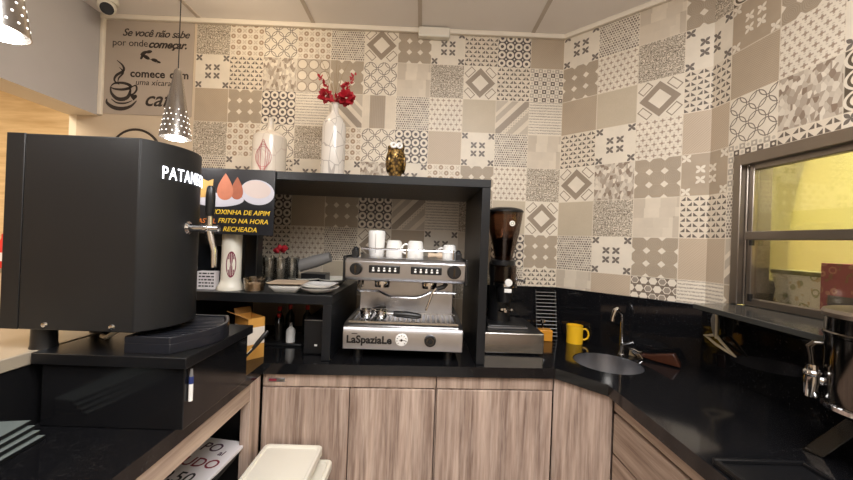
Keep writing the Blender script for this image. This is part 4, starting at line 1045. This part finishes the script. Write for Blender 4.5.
def bin_(label, x0, x1, y1, zt, dz, name):
    cx = (x0+x1)/2; w = (x1-x0)/2; L = .62; z0 = FLOOR if dz is None else zt-dz; h = zt-z0
    t = thing(name, label, 'container', (cx, y1-L/2, z0)); l = L/2
    g = G(); g.box(-w*.9, w*.9, -l*.94, l*.95, 0, h-.018); g.obj('body', WPL, t, bevel=.015, bseg=3)
    g = G(); rows = []
    for a, b, z in ((1.0, 1.0, h-.03), (1.0, 1.0, h-.004), (.985, .99, h), (.90, .955, h), (.88, .945, h-.008), (.86, .93, h-.008)):
        q = []
        for cxs, cys, s in ((1, -1, -PI/2), (1, 1, 0), (-1, 1, PI/2), (-1, -1, PI)):
            for i in range(5): u = s+PI/2*i/4; q.append(g.v((a*(cxs*(w-.02)+.02*math.cos(u)), b*(cys*(l-.02)+.02*math.sin(u)), z)))
        rows.append(q)
    n = 20
    for p, q in zip(rows, rows[1:]):
        for i in range(n): g._f([p[i], p[(i+1) % n], q[(i+1) % n], q[i]])
    g._f(rows[-1]); g.obj('lid', WPL, t, bevel=.003); return t
bin_('wide white plastic bin with lid, standing on the floor before the cabinet', -.645, -.338, 1.475, -.925, None, 'plastic_bin')
bin_('narrower white plastic tub stacked on the wide white bin', -.618, -.38, 1.474, -.866, .058, 'plastic_tub')

# ------------------------------------------------------------------ wall sign, round plate, emergency light, camera, lamps, products behind
t = thing('wall_sign', 'grey wall sign with coffee cup drawing and brown lettering', 'sign', (-1.66, DW-.004, .97))
g = G(); g.box(-.262, .258, 0, .003, -.288, .268); g.obj('sign_panel', SIGNT, t)
def wt(s, x, z, size, sh, b, name='lettering', al='LEFT', sp=1.0): return stext(s, x, z, size, INK, name, sh, b, al, -.0008, sp, t)
wt('Se você não sabe', -.165, .178, .062, .35, .0008, sp=.92); wt('por onde', -.222, .118, .057, 0, .0, sp=.98); wt('começar.', -.012, .114, .064, .38, .0020, sp=.96)
wt('comece', -.11, -.064, .064, 0, .0016, sp=1.02); wt('com', .122, -.064, .064, 0, .0016, sp=1.02); wt('uma xícara', -.078, -.11, .048, .15, 0, sp=1.0); wt('café', -.025, -.232, .125, .36, .0016)
g = G(); y = -.001
for a in (0, .8, -.7, .2): pass
for x, z, r, s in ((-.035, .078, .6, 1), (-.005, .088, .2, .9), (-.018, .055, -.5, 1), (.03, .04, -.2, .9), (-.045, .055, 1.1, .7), (.055, .03, -.4, .6)): ell2(g, x, z, .022*s, .011*s, y, r, 16)
g.ribbon([(-.03, .07), (.0, .045), (.05, .022)], [.004, .003, .002], y); g.obj('bean_drawing', INK, t, smooth=False, fix=False)
g = G()
def sp(pts, n=8):
    out = []; P = [Vector(p) for p in pts]; P = [P[0]]+P+[P[-1]]
    for i in range(1, len(P)-2):
        for k in range(n):
            s = k/n; p0, p1, p2, p3 = P[i-1:i+3]; out.append(.5*((2*p1)+(p2-p0)*s+(2*p0-5*p1+4*p2-p3)*s*s+(3*p1-p0-3*p2+p3)*s**3))
    out.append(P[-2]); return out
def stroke(pts, w0, w1):
    q = sp(pts); n = len(q); g.ribbon([(p.x, p.y) for p in q], [1.45*(w0+(w1-w0)*math.sin(PI*i/(n-1))) for i in range(n)], y)
stroke([(-.19, .03), (-.155, .0), (-.15, -.03), (-.19, -.06), (-.2, -.09), (-.17, -.115)], .002, .011)
stroke([(-.175, -.01), (-.15, -.04), (-.175, -.075), (-.18, -.10)], .001, .007)
stroke([(-.222, -.13), (-.2, -.108), (-.15, -.103), (-.11, -.115), (-.108, -.13), (-.15, -.142), (-.2, -.14), (-.222, -.13)], .003, .012)
stroke([(-.222, -.13), (-.215, -.165), (-.185, -.195), (-.15, -.2), (-.118, -.185), (-.105, -.15), (-.108, -.13)], .004, .016)
stroke([(-.105, -.13), (-.075, -.115), (-.068, -.14), (-.085, -.165), (-.112, -.17)], .003, .008)
stroke([(-.24, -.2), (-.238, -.225), (-.2, -.25), (-.15, -.256), (-.1, -.24), (-.065, -.205)], .003, .016)
stroke([(-.215, -.2), (-.18, -.222), (-.13, -.222), (-.09, -.205)], .002, .007)
ell2(g, -.092, -.178, .011, .011, y); ell2(g, -.074, -.18, .011, .011, y); g._f([g.v((a, y, b)) for a, b in ((-.102, -.183), (-.083, -.206), (-.064, -.185))])
g.obj('cup_drawing', INK, t, smooth=False, fix=False)
t = thing('round_wall_plate', 'round beige plate with dark rim on the wall behind the beer dispenser', 'plate', (-1.715, DW-.003, .447))
g = G(); g.lathe([(0, 0), (.144, 0), (.146, .006), (.136, .01), (0, .008)], seg=48, mat=RX); g.obj('plate_face', PLASTER, t)
g = G(); g.lathe([(.142, 0), (.15, 0), (.152, .01), (.145, .014), (.138, .01)], seg=48, mat=RX); g.obj('plate_rim', INK, t)
t = thing('emergency_light', 'small white emergency light fixed at the top of the back wall', 'emergency light', (.022, DW-.001, 1.203))
g = G(); g.box(-.092, .092, -.045, 0, 0, .058); g.obj('light_body', WPL, t, bevel=.008, bseg=3)
g = G()
for i in range(20): g.box(-.08+i*.0084, -.076+i*.0084, -.0475, -.044, .01, .048)
g.obj('light_grille', TRIMW, t)
t = thing('security_camera', 'white dome security camera with a dark lens at the ceiling corner', 'camera', (-1.79, 1.96, CEILZ-.05))
g = G(); g.lathe([(0, .05), (.05, .05), (.052, .036), (.047, .026), (0, .026)], seg=36); g.obj('camera_base', WPL, t)
dirc = (Vector((0, 0, -.2))-Vector((-1.8, 1.93, 1.22))).normalized(); q = dirc.to_track_quat('Z', 'Y').to_matrix().to_4x4()
g = G(); g.ell((0, 0, .006), (.042, .042, .04), 32, 16); cb = g.obj('camera_ball', WPL, t)
g = G(); g.lathe([(0, 0), (.028, 0), (.03, .006), (0, .006)], seg=28, mat=q @ Matrix.Translation((0, 0, .036))); g.obj('lens', PLB, cb)

CONE = mat('perforated_chrome', srgb(186, 182, 178), .22, 1, var=.06)
def lamp(label, loc, energy, tilt=0):
    t = thing('pendant_lamp', label, 'lamp', loc, 0, 'chrome cone pendant lamps over the left worktop')
    g = G(); prof = [(.006, .262), (.012, .26), (.016, .25), (.068, .0), (.07, 0), (.07, .003), (.0185, .25), (.012, .262)]
    g.lathe([(.008, .277), (.0125, .27), (.0545, .006), (.056, 0), (.054, 0), (.0525, .006), (.0105, .268), (0, .27)], seg=48); g.obj('lamp_shade', CONE, t)
    g = G()
    for r in range(5):
        zz = .02+.022*r; R = .0553-(zz)*.159+.0002; n = 16
        for k in range(n):
            if (k+r) % 2 and r == 4: continue
            a = 2*PI*(k+.5*(r % 2))/n
            mm = Matrix.Rotation(a, 4, 'Z') @ Matrix.Translation((R, 0, zz)) @ Matrix.Rotation(PI/2-.16, 4, 'Y')
            g.lathe([(0, .0004), (.0024 if r < 3 else .0018, .0004), (.0024, -.001)], seg=8, mat=mm)
    g.obj('light_hole', DOTL, t, smooth=False); bpy.context.view_layer.update()
    g = G(); g.cyl((0, 0, .275), (0, 0, CEILZ-loc[2]-.002), .0018, seg=8); g.obj('cable', PLB, t)
    g = G(); g.lathe([(0, CEILZ-loc[2]-.02), (.035, CEILZ-loc[2]-.02), (.04, CEILZ-loc[2]), (0, CEILZ-loc[2])], seg=24); g.obj('ceiling_rose', CHROME, t)
    g = G(); g.ell((0, 0, .026), (.034, .034, .03), 20, 12); g.obj('bulb', BULB, t)
    return t
lamp('chrome cone pendant lamp hanging before the coffee cup wall sign', (-1.004, 1.42, .372), 8)
lamp('nearest chrome cone pendant lamp, cut off at the upper left corner', (-.948, .775, .42), 8)

# shelves of drinks glimpsed in the hall behind
t = thing('display_counter', 'pale counter in the hall carrying red bottles, far left', 'counter', (-3.25, 2.6, FLOOR))
g = G(); g.box(-.5, .3, -.2, .2, 0, 1.1); g.obj('counter_body', CREAMP, t, bevel=.004)
g = G(); g.box(-.52, .32, -.22, .22, 1.1, 1.13); g.obj('counter_top', LEDGE, t, bevel=.004)
for i in range(7):
    b = thing('drink_bottle', 'red drink bottle on the pale hall counter', 'bottle', (-3.25-.3+i*.1, 2.52, FLOOR+1.1305), 0, 'red bottles on the hall counter')
    g = G(); g.lathe([(0, 0), (.036, 0), (.038, .01), (.038, .15), (.015, .21), (.015, .24), (0, .24)], seg=16); g.obj('bottle_body', REDC, b)
    g = G(); g.lathe([(.0385, .05), (.0392, .05), (.0392, .11), (.0385, .11)], seg=16); g.obj('bottle_label', PAPER, b)

# boxes behind the serving window
t = thing('patterned_tin', 'pale green patterned box behind the lower window pane', 'box', (1.52, 1.385, -.2145), 0)
g = G(); g.box(-.03, .05, -.095, .095, 0, .135); g.obj('box_body', PRINTB, t, bevel=.002)
g = G(); g.box(-.034, .054, -.1, .1, .135, .152); g.obj('box_lid', mat('olive_lid', srgb(150, 150, 108), .4, var=.1), t, bevel=.002)
t = thing('maroon_box', 'maroon printed box behind the lower window pane, on the right', 'box', (1.50, 1.155, -.2145), 0)
g = G(); g.box(-.03, .06, -.12, .125, 0, .19); g.obj('box_body', PRINTP, t, bevel=.002)
g = G(); g.box(-.0305, -.03, -.09, .1, .02, .075); g.obj('box_label', GREYP, t, smooth=False)
t = thing('grey_pack', 'crumpled grey pack standing behind the window frame', 'pack', (1.505, 1.487, -.2145), .2)
g = G(); g.lathe([(0, 0), (.026, 0), (.022, .03), (.03, .07), (.02, .1), (.0, .105)], seg=10); g.obj('pack_body', GREYP, t)

# ------------------------------------------------------------------ lights
def area(name, loc, size, e, col, rot=(0, 0, 0), sy=None):
    l = bpy.data.lights.new(name, 'AREA'); l.energy = e; l.size = size; l.color = col[:3]
    if sy: l.shape = 'RECTANGLE'; l.size_y = sy
    o = bpy.data.objects.new(name, l); C.objects.link(o); o.location = loc; o.rotation_euler = rot; return o
def point(name, loc, e, col, r=.03):
    l = bpy.data.lights.new(name, 'POINT'); l.energy = e; l.color = col; l.shadow_soft_size = r
    o = bpy.data.objects.new(name, l); C.objects.link(o); o.location = loc; return o
area('ceiling_light', (.25, .35, 1.25), .9, 66, (1, .985, .975), (math.radians(14), 0, 0), .9)
area('ceiling_light', (-.5, -1.2, 1.25), 1.2, 38, (1, .985, .975))
area('ceiling_light', (.9, -.6, 1.25), .8, 28, (1, .985, .975))
point('pendant_bulb', (-1.004, 1.42, .355), 2.6, (1, .95, .9)); point('pendant_bulb', (-.957, .775, .405), 4.0, (1, .95, .9))
l = point('wall_washer', (-1.0, 1.55, 1.18), 6, (1, .82, .58), .05)
area('hall_light', (-3.2, 1.2, 1.28), 1.4, 75, (1, .86, .66))
area('kitchen_light', (1.95, .9, 1.26), .7, 60, (1, .97, .88))
w = bpy.data.worlds.new('World'); sc.world = w; w.use_nodes = True
w.node_tree.nodes['Background'].inputs[0].default_value = (1, .95, .9, 1); w.node_tree.nodes['Background'].inputs[1].default_value = .15

# ------------------------------------------------------------------ camera
F_, roll, pitch = 351.97, .0383, .0026
c, s = math.cos(roll), math.sin(roll); cp, sp_ = math.cos(pitch), math.sin(pitch)
xr = Vector((c, -s*sp_, s*cp)); upv = Vector((-s, -c*sp_, c*cp)); fw = Vector((0, cp, sp_))
Rz = Matrix.Rotation(-A, 3, 'Z'); xr, upv, fw = Rz @ xr, Rz @ upv, Rz @ fw
cam = bpy.data.cameras.new('camera'); cam.sensor_width = 36; cam.lens = F_/853*36; cam.clip_start = .02
co = bpy.data.objects.new('camera', cam); C.objects.link(co)
m = Matrix((xr, upv, -fw)).transposed().to_4x4(); co.matrix_world = m; sc.camera = co
sc.view_settings.view_transform = 'Standard'; sc.view_settings.look = 'None'; sc.view_settings.exposure = 0
# lift everything: the numbers above are measured from eye height
for o in list(sc.objects):
    if o.parent is None: o.location.z += H
